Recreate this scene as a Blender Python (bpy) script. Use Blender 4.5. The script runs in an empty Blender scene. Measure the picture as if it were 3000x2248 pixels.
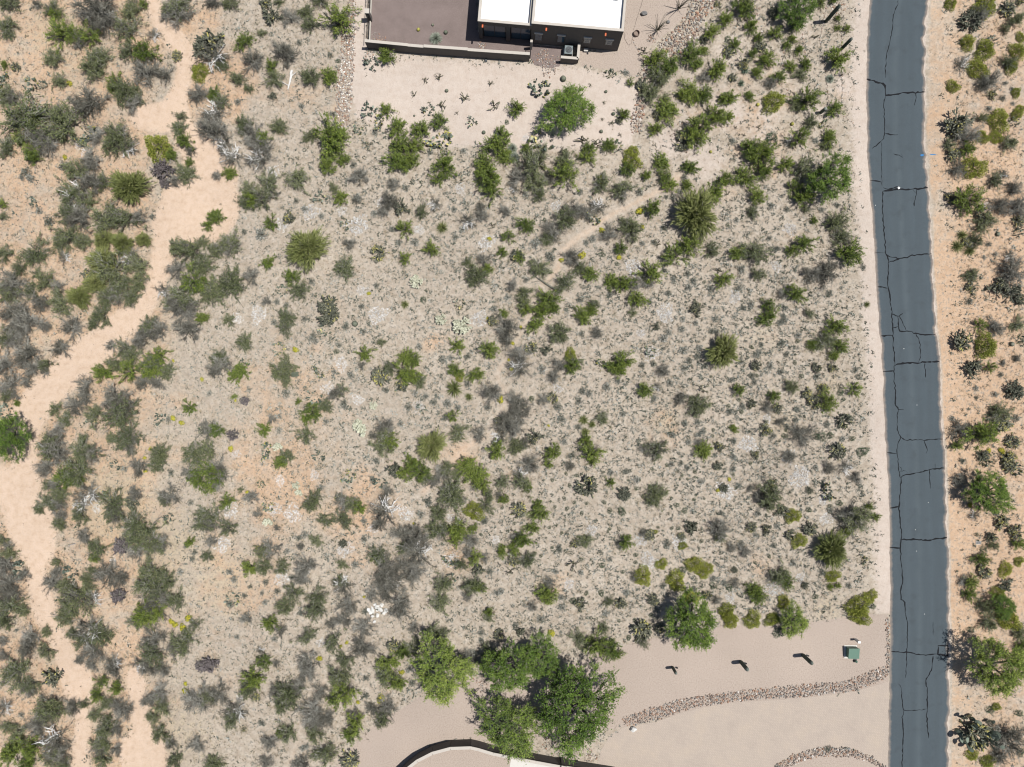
import bpy, math, re
import numpy as np
from mathutils import Vector

# ------------------------------------------------------------------ camera, sky, sun, exposure
SC = bpy.context.scene
COL = SC.collection
H_CAM, W_GROUND = 73.5, 104.0          # height of the drone (m), ground width in view (m)
S = W_GROUND / 3000.0                  # survey unit (m)
def P(px, py, z=0.0):
    """survey plan point on the ground (metres)"""
    return ((px - 1500.0) * S, (1124.0 - py) * S, z)

cam = bpy.data.cameras.new('camera')
cam.sensor_width = 36.0
cam.lens = 36.0 * H_CAM / W_GROUND
cam.clip_end = 2000.0
cam_o = bpy.data.objects.new('camera', cam)
cam_o.location = (0, 0, H_CAM)
COL.objects.link(cam_o)
SC.camera = cam_o

SUN_EL, SUN_DIR_Y = math.radians(69), 0.035
world = bpy.data.worlds.new('World')
SC.world = world
world.use_nodes = True
wn = world.node_tree
bg = wn.nodes['Background']
sky = wn.nodes.new('ShaderNodeTexSky')
sky.sky_type = 'NISHITA'
sky.sun_disc = False
sky.sun_elevation = SUN_EL
sky.sun_rotation = math.radians(90)
wn.links.new(sky.outputs[0], bg.inputs[0])
bg.inputs[1].default_value = 0.062
sun = bpy.data.lights.new('sun', 'SUN')
sun.energy = 4.9
sun.angle = math.radians(0.53)
sun.color = (1.0, 0.97, 0.925)
sun_o = bpy.data.objects.new('sun', sun)
sd = Vector((math.cos(SUN_EL), SUN_DIR_Y, math.sin(SUN_EL)))
sun_o.rotation_euler = sd.to_track_quat('Z', 'Y').to_euler()
sun_o.location = (40, 0, 90)
COL.objects.link(sun_o)
SC.view_settings.view_transform = 'Standard'
SC.view_settings.look = 'None'
SC.view_settings.exposure = 0.22
SC.view_settings.gamma = 1.0
SC.view_settings.use_curve_mapping = False
SC.render.engine = 'CYCLES'
SC.cycles.max_bounces = 6
SC.cycles.filter_width = 1.15
SC.cycles.transparent_max_bounces = 4

# ------------------------------------------------------------------ mesh helpers
class Geo:
    """collects quads / triangles with a tone value per face"""
    def __init__(self):
        self.v, self.f, self.t, self.n = [], [], [], 0
    def add(self, verts, faces, tone=0.5):
        verts = np.asarray(verts, float).reshape(-1, 3)
        faces = np.asarray(faces, int)
        self.v.append(verts)
        self.f.append(faces + self.n)
        self.t.append(np.broadcast_to(np.asarray(tone, float), (len(faces),)).copy())
        self.n += len(verts)
    def merge(self, g, M=None, off=(0, 0, 0), tone_add=0.0):
        if not g.n: return
        V = np.concatenate(g.v)
        if M is not None: V = V @ np.asarray(M).T
        V = V + np.asarray(off)
        base = self.n
        self.v.append(V); self.n += len(V)
        for f, t in zip(g.f, g.t):
            self.f.append(f + base); self.t.append(t + tone_add)
    def mesh(self, name, mat, smooth=False):
        me = bpy.data.meshes.new(name)
        V = np.concatenate(self.v)
        me.vertices.add(len(V)); me.vertices.foreach_set('co', V.ravel())
        loops = np.concatenate([f.ravel() for f in self.f])
        tot = np.concatenate([np.full(len(f), f.shape[1]) for f in self.f])
        start = np.concatenate([[0], np.cumsum(tot)[:-1]])
        me.loops.add(len(loops)); me.loops.foreach_set('vertex_index', loops.astype(np.int32))
        me.polygons.add(len(tot))
        me.polygons.foreach_set('loop_start', start.astype(np.int32))
        me.polygons.foreach_set('loop_total', tot.astype(np.int32))
        me.polygons.foreach_set('use_smooth', np.full(len(tot), bool(smooth)))
        a = me.attributes.new('tone', 'FLOAT', 'FACE')
        a.data.foreach_set('value', np.concatenate(self.t).astype(np.float32))
        me.materials.append(mat)
        me.update(calc_edges=True); me.validate()
        return me

def norm(a):
    return a / np.maximum(np.linalg.norm(a, axis=-1, keepdims=True), 1e-9)

def perp(d, rng=None, ref=None):
    if ref is None:
        ref = rng.normal(size=d.shape)
    n = np.cross(d, ref)
    return norm(n)

def tubes(g, p0, p1, r0, r1, sides=3, tone=0.5, caps=False):
    """many tapered segments at once"""
    p0, p1 = np.atleast_2d(p0).astype(float), np.atleast_2d(p1).astype(float)
    n = len(p0)
    if n == 0: return
    d = norm(p1 - p0)
    ref = np.where(np.abs(d[:, 2:3]) < 0.9, [[0, 0, 1.0]], [[1.0, 0, 0]])
    u = norm(np.cross(d, ref)); w = np.cross(d, u)
    a = np.linspace(0, 2 * np.pi, sides, endpoint=False)
    ring = u[:, None] * np.cos(a)[None, :, None] + w[:, None] * np.sin(a)[None, :, None]
    r0 = np.broadcast_to(r0, (n,)); r1 = np.broadcast_to(r1, (n,))
    A = p0[:, None] + ring * r0[:, None, None]
    B = p1[:, None] + ring * r1[:, None, None]
    V = np.concatenate([A, B], 1).reshape(-1, 3)
    k = np.arange(sides); k2 = (k + 1) % sides
    q = np.stack([k, k2, k2 + sides, k + sides], 1)
    F = (q[None] + (np.arange(n) * 2 * sides)[:, None, None]).reshape(-1, 4)
    g.add(V, F, np.repeat(np.broadcast_to(tone, (n,)), sides))

def capsules(g, p0, p1, r, tone=0.5, sides=6):
    """stubby rounded cactus joints"""
    p0, p1 = np.atleast_2d(p0).astype(float), np.atleast_2d(p1).astype(float)
    n = len(p0); r = np.broadcast_to(r, (n,))
    d = norm(p1 - p0)
    ref = np.where(np.abs(d[:, 2:3]) < 0.9, [[0, 0, 1.0]], [[1.0, 0, 0]])
    u = norm(np.cross(d, ref)); w = np.cross(d, u)
    a = np.linspace(0, 2 * np.pi, sides, endpoint=False)
    ring = u[:, None] * np.cos(a)[None, :, None] + w[:, None] * np.sin(a)[None, :, None]
    rows = []
    for t, s in ((0.0, .6), (.22, 1.0), (.8, .95), (1.0, .5)):
        rows.append(p0[:, None] * (1 - t) + p1[:, None] * t + ring * (r * s)[:, None, None])
    tip = p1 + d * (r * .35)[:, None]
    V = np.concatenate(rows + [tip[:, None]], 1)
    nv = V.shape[1]
    k = np.arange(sides); k2 = (k + 1) % sides
    Q = np.concatenate([np.stack([k, k2, k2 + sides, k + sides], 1) + j * sides for j in range(3)])
    T = np.stack([k + 3 * sides, k2 + 3 * sides, np.full(sides, 4 * sides)], 1)
    base = (np.arange(n) * nv)[:, None, None]
    V = V.reshape(-1, 3)
    tone = np.broadcast_to(tone, (n,))
    b0 = g.n
    g.add(V, (Q[None] + base).reshape(-1, 4), np.repeat(tone, len(Q)))
    g.f.append((T[None] + base).reshape(-1, 3) + b0); g.t.append(np.repeat(tone, sides))

def leaves(g, c, d, L, W, rng, tone, up=0.35):
    """diamond leaf sprigs at c pointing along d"""
    n = len(c)
    d = norm(d)
    nrm = rng.normal(size=(n, 3)); nrm[:, 2] += up * 3
    side = norm(np.cross(d, nrm))
    L = np.broadcast_to(L, (n,))[:, None]; W = np.broadcast_to(W, (n,))[:, None]
    V = np.stack([c - d * L * .5, c + side * W * .5 - d * L * .05, c + d * L * .5, c - side * W * .5 - d * L * .05], 1).reshape(-1, 3)
    F = np.arange(4 * n).reshape(-1, 4)
    g.add(V, F, tone)

def box(g, x0, x1, y0, y1, z0, z1, tone=0.5):
    V = [(x, y, z) for z in (z0, z1) for y in (y0, y1) for x in (x0, x1)]
    F = [(0, 2, 3, 1), (4, 5, 7, 6), (0, 1, 5, 4), (1, 3, 7, 5), (3, 2, 6, 7), (2, 0, 4, 6)]
    g.add(V, F, tone)

def link(name, me, parent=None, loc=(0, 0, 0)):
    o = bpy.data.objects.new(name, me)
    o.location = loc
    COL.objects.link(o)
    if parent is not None: o.parent = parent
    return o

def tag(o, label=None, cat=None, group=None, kind=None):
    if label: o['label'] = label
    if cat: o['category'] = cat
    if group: o['group'] = group
    if kind: o['kind'] = kind
    return o

# ------------------------------------------------------------------ materials
def new_mat(name, rough=0.8):
    m = bpy.data.materials.new(name); m.use_nodes = True
    nt = m.node_tree; nt.nodes.clear()
    out = nt.nodes.new('ShaderNodeOutputMaterial')
    b = nt.nodes.new('ShaderNodeBsdfPrincipled')
    b.inputs['Roughness'].default_value = rough
    b.inputs['Specular IOR Level'].default_value = 0.25
    nt.links.new(b.outputs[0], out.inputs[0])
    return m, nt, b, out

def node(nt, typ, **kw):
    n = nt.nodes.new(typ)
    for k, v in kw.items(): setattr(n, k, v)
    return n

def ramp(nt, fac, stops, interp='LINEAR'):
    r = nt.nodes.new('ShaderNodeValToRGB')
    r.color_ramp.interpolation = interp
    el = r.color_ramp.elements
    while len(el) < len(stops): el.new(0.5)
    for e, (p, c) in zip(el, stops):
        e.position = p; e.color = (*c, 1)
    nt.links.new(fac, r.inputs[0])
    return r.outputs[0]

def mathn(nt, op, a, b=None, clamp=False):
    n = nt.nodes.new('ShaderNodeMath'); n.operation = op; n.use_clamp = clamp
    for i, x in enumerate((a, b)):
        if x is None: continue
        if isinstance(x, (int, float)): n.inputs[i].default_value = x
        else: nt.links.new(x, n.inputs[i])
    return n.outputs[0]

def mixc(nt, fac, a, b, blend='MIX'):
    n = nt.nodes.new('ShaderNodeMix'); n.data_type = 'RGBA'; n.blend_type = blend
    if isinstance(fac, (int, float)): n.inputs[0].default_value = fac
    else: nt.links.new(fac, n.inputs[0])
    for i, x in ((6, a), (7, b)):
        if isinstance(x, tuple): n.inputs[i].default_value = (*x, 1)
        else: nt.links.new(x, n.inputs[i])
    return n.outputs[2]

def noise(nt, scale, detail=3, rough=0.6, coord=None):
    n = nt.nodes.new('ShaderNodeTexNoise')
    n.inputs['Scale'].default_value = scale; n.inputs['Detail'].default_value = detail
    n.inputs['Roughness'].default_value = rough
    if coord is not None: nt.links.new(coord, n.inputs['Vector'])
    return n.outputs[0]

def leaf_mat(name, stops, trans=0.12, var=0.35, rough=0.75):
    """plant tissue: colour by the sprig's own tone, shifted plant by plant"""
    m, nt, b, out = new_mat(name, rough)
    at = node(nt, 'ShaderNodeAttribute', attribute_name='tone')
    oi = node(nt, 'ShaderNodeObjectInfo')
    sh = mathn(nt, 'MULTIPLY_ADD', oi.outputs['Random'], var)
    nt.nodes[-1].inputs[2].default_value = -var / 2
    f = mathn(nt, 'ADD', at.outputs['Fac'], sh, True)
    c = ramp(nt, f, stops)
    nt.links.new(c, b.inputs['Base Color'])
    if trans:
        t = node(nt, 'ShaderNodeBsdfTranslucent')
        nt.links.new(c, t.inputs[0])
        mx = node(nt, 'ShaderNodeMixShader'); mx.inputs[0].default_value = trans
        nt.links.new(b.outputs[0], mx.inputs[1]); nt.links.new(t.outputs[0], mx.inputs[2])
        nt.links.new(mx.outputs[0], out.inputs[0])
    return m

def plain_mat(name, col, rough=0.8, nscale=6.0, amt=0.25, metal=0.0, bump=0.0):
    m, nt, b, out = new_mat(name, rough)
    tc = node(nt, 'ShaderNodeTexCoord')
    n1 = noise(nt, nscale, 4, 0.65, tc.outputs['Object'])
    c = mixc(nt, n1, tuple(x * (1 - amt) for x in col), tuple(min(1, x * (1 + amt)) for x in col))
    nt.links.new(c, b.inputs['Base Color'])
    b.inputs['Metallic'].default_value = metal
    if bump:
        bp = node(nt, 'ShaderNodeBump'); bp.inputs['Strength'].default_value = bump; bp.inputs['Distance'].default_value = 0.02
        nt.links.new(noise(nt, nscale * 8, 3, 0.7, tc.outputs['Object']), bp.inputs['Height'])
        nt.links.new(bp.outputs[0], b.inputs['Normal'])
    return m

M = {}
M['creosote'] = leaf_mat('creosote_leaf', [(0, (.062, .100, .020)), (.45, (.135, .190, .032)), (1, (.27, .325, .065))])
M['mesquite'] = leaf_mat('mesquite_leaf', [(0, (.068, .088, .038)), (.5, (.128, .155, .064)), (1, (.245, .265, .12))])
M['mesquite_tree'] = leaf_mat('mesquite_tree_leaf', [(0, (.050, .095, .016)), (.5, (.108, .182, .026)), (1, (.215, .30, .05))])
M['palo_verde'] = leaf_mat('palo_verde_leaf', [(0, (.085, .135, .026)), (.5, (.165, .235, .04)), (1, (.31, .37, .08))])
M['broom'] = leaf_mat('broom_stem', [(0, (.10, .125, .035)), (.5, (.19, .215, .07)), (1, (.33, .34, .14))])
M['brittle'] = leaf_mat('brittlebush_leaf', [(0, (.13, .16, .03)), (.5, (.24, .27, .05)), (1, (.40, .38, .08))])
M['bursage'] = leaf_mat('bursage_leaf', [(0, (.080, .095, .068)), (.5, (.19, .20, .168)), (1, (.42, .425, .385))], var=.5)
M['greendome'] = leaf_mat('green_dome_leaf', [(0, (.045, .075, .045)), (.5, (.085, .125, .075)), (1, (.14, .18, .11))])
M['straw'] = leaf_mat('dry_grass_blade', [(0, (.15, .135, .10)), (.35, (.27, .235, .165)), (.65, (.42, .345, .225)), (.85, (.20, .195, .12)), (1, (.13, .145, .075))])
M['deadtwig'] = leaf_mat('dead_twig_bark', [(0, (.074, .071, .056)), (.5, (.152, .147, .120)), (1, (.35, .34, .30))], trans=0, var=.3)
M['bark'] = leaf_mat('shrub_bark', [(0, (.05, .045, .04)), (.5, (.10, .09, .08)), (1, (.20, .185, .17))], trans=0)
M['staghorn'] = leaf_mat('staghorn_cholla_skin', [(0, (.035, .04, .028)), (.5, (.085, .09, .065)), (.85, (.19, .19, .14)), (1, (.40, .36, .12))], trans=0)
M['teddy'] = leaf_mat('pale_cholla_spines', [(0, (.05, .05, .04)), (.4, (.27, .27, .195)), (1, (.52, .52, .40))], trans=0, var=.1)
M['stick'] = leaf_mat('stick_cholla_skin', [(0, (.07, .055, .04)), (.5, (.12, .115, .075)), (1, (.20, .20, .14))], trans=0)
M['pear'] = leaf_mat('prickly_pear_pad', [(0, (.075, .095, .075)), (.5, (.15, .18, .14)), (.9, (.27, .30, .24)), (1, (.55, .48, .20))], trans=0)
M['purplepear'] = leaf_mat('purple_pear_pad', [(0, (.055, .048, .048)), (.5, (.10, .085, .085)), (1, (.17, .15, .148))], trans=0)
M['bleached'] = leaf_mat('bleached_wood', [(0, (.30, .29, .28)), (.5, (.58, .57, .55)), (1, (.80, .79, .77))], trans=0, var=.2)
M['flower'] = leaf_mat('yellow_petals', [(0, (.30, .28, .03)), (.5, (.46, .42, .04)), (1, (.60, .55, .08))], trans=.15, var=.2)
M['agave'] = leaf_mat('agave_blade', [(0, (.07, .10, .075)), (.5, (.13, .17, .12)), (1, (.24, .28, .20))], trans=0)
M['yucca'] = leaf_mat('yucca_blade', [(0, (.075, .09, .03)), (.5, (.14, .16, .055)), (1, (.28, .28, .12))], trans=.1)
M['spoon'] = leaf_mat('desert_spoon_blade', [(0, (.16, .19, .14)), (.5, (.27, .30, .24)), (1, (.40, .42, .36))], trans=0)
M['ocotillo'] = leaf_mat('ocotillo_wand', [(0, (.07, .065, .05)), (.5, (.13, .12, .09)), (1, (.17, .17, .11))], trans=0)
M['barrel'] = leaf_mat('barrel_cactus_skin', [(0, (.05, .06, .045)), (.5, (.11, .125, .09)), (1, (.27, .26, .20))], trans=0)
M['ybarrel'] = leaf_mat('golden_barrel_skin', [(0, (.12, .12, .03)), (.5, (.30, .28, .07)), (1, (.5, .45, .12))], trans=0)
M['saguaro'] = leaf_mat('saguaro_skin', [(0, (.035, .05, .04)), (.5, (.075, .095, .075)), (1, (.25, .27, .24))], trans=0)
M['cobble'] = leaf_mat('cobble_stone', [(0, (.09, .08, .075)), (.2, (.22, .17, .14)), (.38, (.30, .17, .11)), (.55, (.33, .27, .22)), (.72, (.16, .165, .16)), (.88, (.46, .41, .36)), (1, (.70, .67, .63))], trans=0, var=.9)
M['pebble'] = leaf_mat('pebble_stone', [(0, (.13, .11, .10)), (.35, (.28, .24, .21)), (.7, (.42, .36, .32)), (1, (.62, .59, .56))], trans=0)
M['boulder'] = plain_mat('boulder_stone', (.16, .155, .15), .9, 5, .4, bump=.5)
M['whiterock'] = plain_mat('white_quartz', (.54, .53, .50), .8, 5, .12, bump=.4)
M['wall'] = plain_mat('dark_stucco', (.105, .095, .087), .92, 3, .12, bump=.2)
M['cap'] = plain_mat('wall_cap_stucco', (.42, .385, .34), .9, 3, .12, bump=.15)
M['roof'] = plain_mat('white_roof_coating', (.82, .81, .79), .7, .6, .035)
M['glass'] = plain_mat('blue_tinted_glass', (.045, .085, .115), .12, .8, .25)
M['glass'].node_tree.nodes['Principled BSDF'].inputs['Specular IOR Level'].default_value = .6
M['frame'] = plain_mat('bronze_frame', (.05, .045, .04), .5, 4, .15)
M['pale'] = plain_mat('pale_trim', (.46, .44, .40), .8, 4, .12)
M['clay'] = plain_mat('clay_spout', (.50, .13, .06), .8, 9, .2)
M['iron'] = plain_mat('black_iron', (.02, .02, .02), .6, 5, .2)
M['metal'] = plain_mat('galvanised_metal', (.40, .43, .44), .45, 6, .15, .4)
M['darkmetal'] = plain_mat('dark_grille', (.06, .065, .07), .5, 6, .2, .3)
M['green_paint'] = plain_mat('green_cabinet_paint', (.10, .17, .13), .5, 4, .12)
M['terracotta'] = plain_mat('terracotta', (.22, .17, .14), .9, 6, .2)
M['concrete'] = plain_mat('pale_concrete', (.50, .48, .44), .9, 2, .1)
M['sealant'] = plain_mat('crack_sealant', (.009, .010, .012), .95, 3, .3)
M['white_paint'] = plain_mat('white_road_paint', (.66, .66, .64), .7, 9, .12)
M['blue_paint'] = plain_mat('blue_survey_paint', (.03, .15, .34), .7, 9, .25)
M['acpaint'] = plain_mat('cooling_unit_paint', (.15, .18, .185), .5, 6, .15)
M['hose'] = plain_mat('irrigation_hose', (.06, .05, .045), .7, 5, .2)

# ------------------------------------------------------------------ plan of the place (survey units)
TRAIL = [(438, -120, 40), (443, 0, 36), (470, 60, 38), (502, 105, 50), (540, 150, 52), (545, 205, 40), (528, 262, 40), (508, 320, 70), (535, 385, 60), (590, 450, 100),
         (610, 520, 165), (585, 600, 225), (525, 660, 150), (478, 740, 54), (466, 800, 48), (452, 850, 42), (408, 905, 66), (325, 985, 82),
         (258, 1036, 92), (163, 1117, 98), (85, 1212, 95), (70, 1290, 62), (72, 1380, 70), (62, 1445, 130), (95, 1540, 140), (108, 1620, 95),
         (102, 1665, 48), (125, 1775, 58), (146, 1830, 56), (176, 1885, 40), (215, 1965, 76), (230, 2015, 78), (246, 2105, 32), (234, 2205, 44), (226, 2270, 50), (215, 2400, 50)]
TRAIL2 = [(60, 1445, 90), (20, 1430, 110), (-60, 1420, 120)]
TRAIL3 = [(395, 1985, 42), (405, 2040, 44), (420, 2150, 60), (418, 2205, 130), (430, 2262, 120)]
TRAIL4 = [(415, 345, 60), (470, 345, 80), (520, 330, 60)]
PATH = [(1990, 518, 30), (1922, 564, 32), (1860, 595, 28), (1800, 624, 28), (1743, 664, 32), (1675, 710, 32), (1640, 743, 28), (1634, 790, 32), (1580, 843, 22), (1561, 905, 20),
        (1520, 987, 20), (1485, 1050, 18), (1457, 1092, 24), (1462, 1125, 24), (1492, 1158, 24), (1471, 1198, 20), (1437, 1240, 20), (1432, 1280, 22), (1363, 1310, 34), (1300, 1380, 22), (1240, 1442, 34)]
PATH2 = [(960, 1985, 20), (925, 2030, 22), (905, 2060, 16), (880, 2150, 16), (850, 2230, 22), (830, 2290, 24)]
ROAD_L = [(2556, -900), (2556, -300), (2550, 0), (2544, 60), (2539, 130), (2538, 300), (2541, 450), (2545, 500), (2556, 650), (2566, 780), (2571, 900), (2581, 1000), (2587, 1100), (2593, 1250),
          (2598, 1350), (2604, 1450), (2607, 1600), (2608, 1800), (2607, 1900), (2605, 2000), (2603, 2248), (2600, 2600), (2598, 3200)]
ROAD_R = [(2728, -900), (2728, -300), (2720, 0), (2713, 60), (2709, 130), (2709, 300), (2706, 370), (2710, 450), (2718, 560), (2726, 700), (2731, 800), (2738, 900), (2744, 1000), (2752, 1060), (2756, 1200),
          (2763, 1290), (2767, 1350), (2770, 1450), (2776, 1600), (2779, 1800), (2781, 1850), (2779, 1950), (2777, 2248), (2774, 2600), (2772, 3200)]
COURT = [(1088, -60), (1400, -60), (1400, 95), (1552, 112), (1556, 130), (1650, 140), (1648, 178), (1640, 195), (1610, 200), (1565, 192), (1556, 172), (1380, 160), (1250, 150), (1083, 132)]
YARDTOP = [(1690, 150), (1812, 152), (1826, 95), (1838, -60), (2035, -60), (2010, 45), (1960, 95), (1900, 140), (1878, 185), (1872, 240), (1850, 225), (1790, 205), (1700, 195)]
PAD = [(1032, -60), (1082, -60), (1076, 150), (1250, 168), (1550, 186), (1700, 195), (1850, 230), (1880, 260), (1866, 330), (1850, 430), (1700, 440), (1520, 450), (1440, 430), (1300, 430), (1160, 395), (1040, 345), (1025, 260)]
YARD = [(1010, 2210), (1090, 2130), (1180, 2075), (1230, 2040), (1380, 1990), (1560, 1955), (1700, 1940), (1800, 1905), (1880, 1870), (1990, 1870), (2120, 1830), (2230, 1835), (2330, 1830), (2440, 1815), (2530, 1800), (2600, 1800), (2603, 2030),
        (2500, 2025), (2300, 2060), (2100, 2075), (1960, 2100), (1830, 2130), (1780, 2140), (1640, 2160), (1500, 2170), (1400, 2168), (1310, 2168), (1230, 2200), (1175, 2248), (1140, 2320), (900, 2420), (960, 2280)]
INYARD = [(1190, 2250), (1235, 2215), (1320, 2182), (1390, 2180), (1450, 2195), (1570, 2218), (1780, 2255), (1950, 2290), (1950, 2600), (1100, 2600), (1150, 2320)]
DRIVE = [(2605, 1995), (2560, 2010), (2495, 2028), (2400, 2040), (2300, 2050), (2225, 2053), (2150, 2058), (2065, 2072), (2003, 2086), (1930, 2112), (1895, 2120), (1828, 2130), (1790, 2150), (1760, 2200), (1745, 2260), (1740, 2330), (1900, 2420), (2200, 2380),
         (2250, 2290), (2262, 2248), (2290, 2228), (2330, 2210), (2400, 2190), (2485, 2192), (2550, 2215), (2595, 2246), (2604, 2262)]
ISLAND = [(2262, 2254), (2300, 2228), (2345, 2208), (2400, 2194), (2485, 2196), (2545, 2216), (2585, 2244), (2600, 2330), (2500, 2420), (2300, 2400)]
# beds of river cobbles
BED_BORDER = [(1024, -60), (1042, -60), (1040, 60), (1041, 120), (1036, 210), (1030, 300), (1022, 372), (1000, 378), (976, 372), (984, 300), (992, 210), (1000, 120), (1012, 50), (1020, 0)]
BED_WASH = [(2036, -60), (2110, -60), (2092, 10), (2070, 45), (2052, 75), (2045, 110), (2022, 135), (2000, 168), (1975, 178), (1930, 176), (1905, 190), (1893, 230), (1890, 310), (1884, 345), (1880, 388), (1850, 392), (1846, 352), (1864, 300), (1868, 240), (1885, 175), (1915, 160), (1940, 115), (1985, 80), (2010, 45)]
BED_DRIVE = [(1826, 2104), (1900, 2077), (2003, 2046), (2100, 2033), (2210, 2020), (2296, 2012), (2400, 2002), (2470, 1998), (2540, 1972), (2596, 1948), (2598, 1900), (2596, 1805), (2605, 1805), (2607, 1900), (2606, 1978), (2560, 2004), (2495, 2024), (2400, 2036), (2300, 2046), (2225, 2048), (2150, 2054), (2065, 2068), (2003, 2082), (1930, 2108), (1895, 2116), (1828, 2127)]
BED_ISLAND = [(2268, 2246), (2320, 2212), (2400, 2190), (2440, 2188), (2490, 2192), (2555, 2216), (2602, 2250), (2606, 2300), (2590, 2300), (2575, 2248), (2540, 2228), (2485, 2216), (2400, 2216), (2350, 2228), (2310, 2248), (2290, 2300), (2262, 2300)]

def inside(X, Y, poly):
    r = np.zeros(np.shape(X), bool)
    n = len(poly)
    for i in range(n):
        (x0, y0), (x1, y1) = poly[i], poly[(i + 1) % n]
        if y0 == y1: continue
        c = ((y0 > Y) != (y1 > Y)) & (X < (x1 - x0) * (Y - y0) / (y1 - y0) + x0)
        r ^= c
    return r

def edge_dist(X, Y, poly, closed=True):
    d = np.full(np.shape(X), 1e9)
    n = len(poly)
    for i in range(n if closed else n - 1):
        (x0, y0), (x1, y1) = poly[i][:2], poly[(i + 1) % n][:2]
        dx, dy = x1 - x0, y1 - y0
        t = np.clip(((X - x0) * dx + (Y - y0) * dy) / (dx * dx + dy * dy + 1e-9), 0, 1)
        d = np.minimum(d, np.hypot(X - x0 - t * dx, Y - y0 - t * dy))
    return d

def sdf(X, Y, poly):
    """negative inside"""
    d = edge_dist(X, Y, poly)
    return np.where(inside(X, Y, poly), -d, d)

def line_sdf(X, Y, pts):
    d = np.full(np.shape(X), 1e9)
    for (x0, y0, w0), (x1, y1, w1) in zip(pts[:-1], pts[1:]):
        dx, dy = x1 - x0, y1 - y0
        t = np.clip(((X - x0) * dx + (Y - y0) * dy) / (dx * dx + dy * dy), 0, 1)
        d = np.minimum(d, np.hypot(X - x0 - t * dx, Y - y0 - t * dy) - .5 * (w0 + t * (w1 - w0)))
    return d

def soft(d, w):                       # 1 inside, 0 outside, soft over +-w
    return np.clip(.5 - d / (2 * w), 0, 1)

def trail_d(X, Y):
    d = line_sdf(X, Y, TRAIL)
    for t in (TRAIL2, TRAIL3, TRAIL4): d = np.minimum(d, line_sdf(X, Y, t))
    return d
def path_d(X, Y):
    return np.minimum(line_sdf(X, Y, PATH), line_sdf(X, Y, PATH2))
def road_x(Y, E):
    a = np.array(E, float)
    return np.interp(Y, a[:, 1], a[:, 0])
def trail_x(Y):
    a = np.array(TRAIL, float)
    return np.interp(Y, a[:, 1], a[:, 0])

def vnoise(X, Y, scale, seed):
    """smooth value noise on the plan"""
    G = np.random.default_rng(seed).uniform(size=(96, 96))
    u, v = (X + 500) / scale, (Y + 500) / scale
    i, j = np.floor(u).astype(int), np.floor(v).astype(int); fu, fv = u - i, v - j
    fu, fv = fu * fu * (3 - 2 * fu), fv * fv * (3 - 2 * fv)
    g_ = lambda a, b: G[a % 96, b % 96]
    return (g_(i, j) * (1 - fu) + g_(i + 1, j) * fu) * (1 - fv) + (g_(i, j + 1) * (1 - fu) + g_(i + 1, j + 1) * fu) * fv

def blobs(X, Y, lst):
    o = np.zeros(np.shape(X))
    for x, y, r, a in lst:
        o = np.maximum(o, a * np.exp(-((X - x) ** 2 + (Y - y) ** 2) / (r * r)))
    return o

SLOPE_BARE = [(1900, 200, 60, .7), (2140, 150, 70, .8), (2190, 60, 60, .5), (2030, 250, 60, .8), (2130, 320, 90, .9), (2250, 330, 60, .8), (2010, 330, 60, .7), (2060, 470, 90, .9), (2230, 400, 80, .7), (2480, 250, 60, .9), (2400, 330, 50, .8), (1960, 420, 80, .9), (1780, 480, 60, .5), (2350, 90, 40, .7), (2320, 250, 40, .6)]
def bare(X, Y):
    """1 where hardly anything grows: trails, pads, yards, shoulders"""
    b = soft(trail_d(X, Y), 14)
    b = np.maximum(b, soft(path_d(X, Y), 6))
    b = np.maximum(b, soft(sdf(X, Y, PAD), 22))
    for p in (YARD, INYARD, COURT, YARDTOP, DRIVE, ISLAND):
        b = np.maximum(b, soft(sdf(X, Y, p), 8))
    for p in (BED_BORDER, BED_WASH):
        b = np.maximum(b, soft(sdf(X, Y, p), 5))
    xl, xr = road_x(Y, ROAD_L), road_x(Y, ROAD_R)
    b = np.maximum(b, np.clip(1.2 - (xl - X) / 80, 0, 1) * (X < xr))
    b = np.maximum(b, np.clip(1.2 - (X - xr) / 78, 0, 1) * (X > xl))
    b = np.maximum(b, blobs(X, Y, SLOPE_BARE))
    return b

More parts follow.
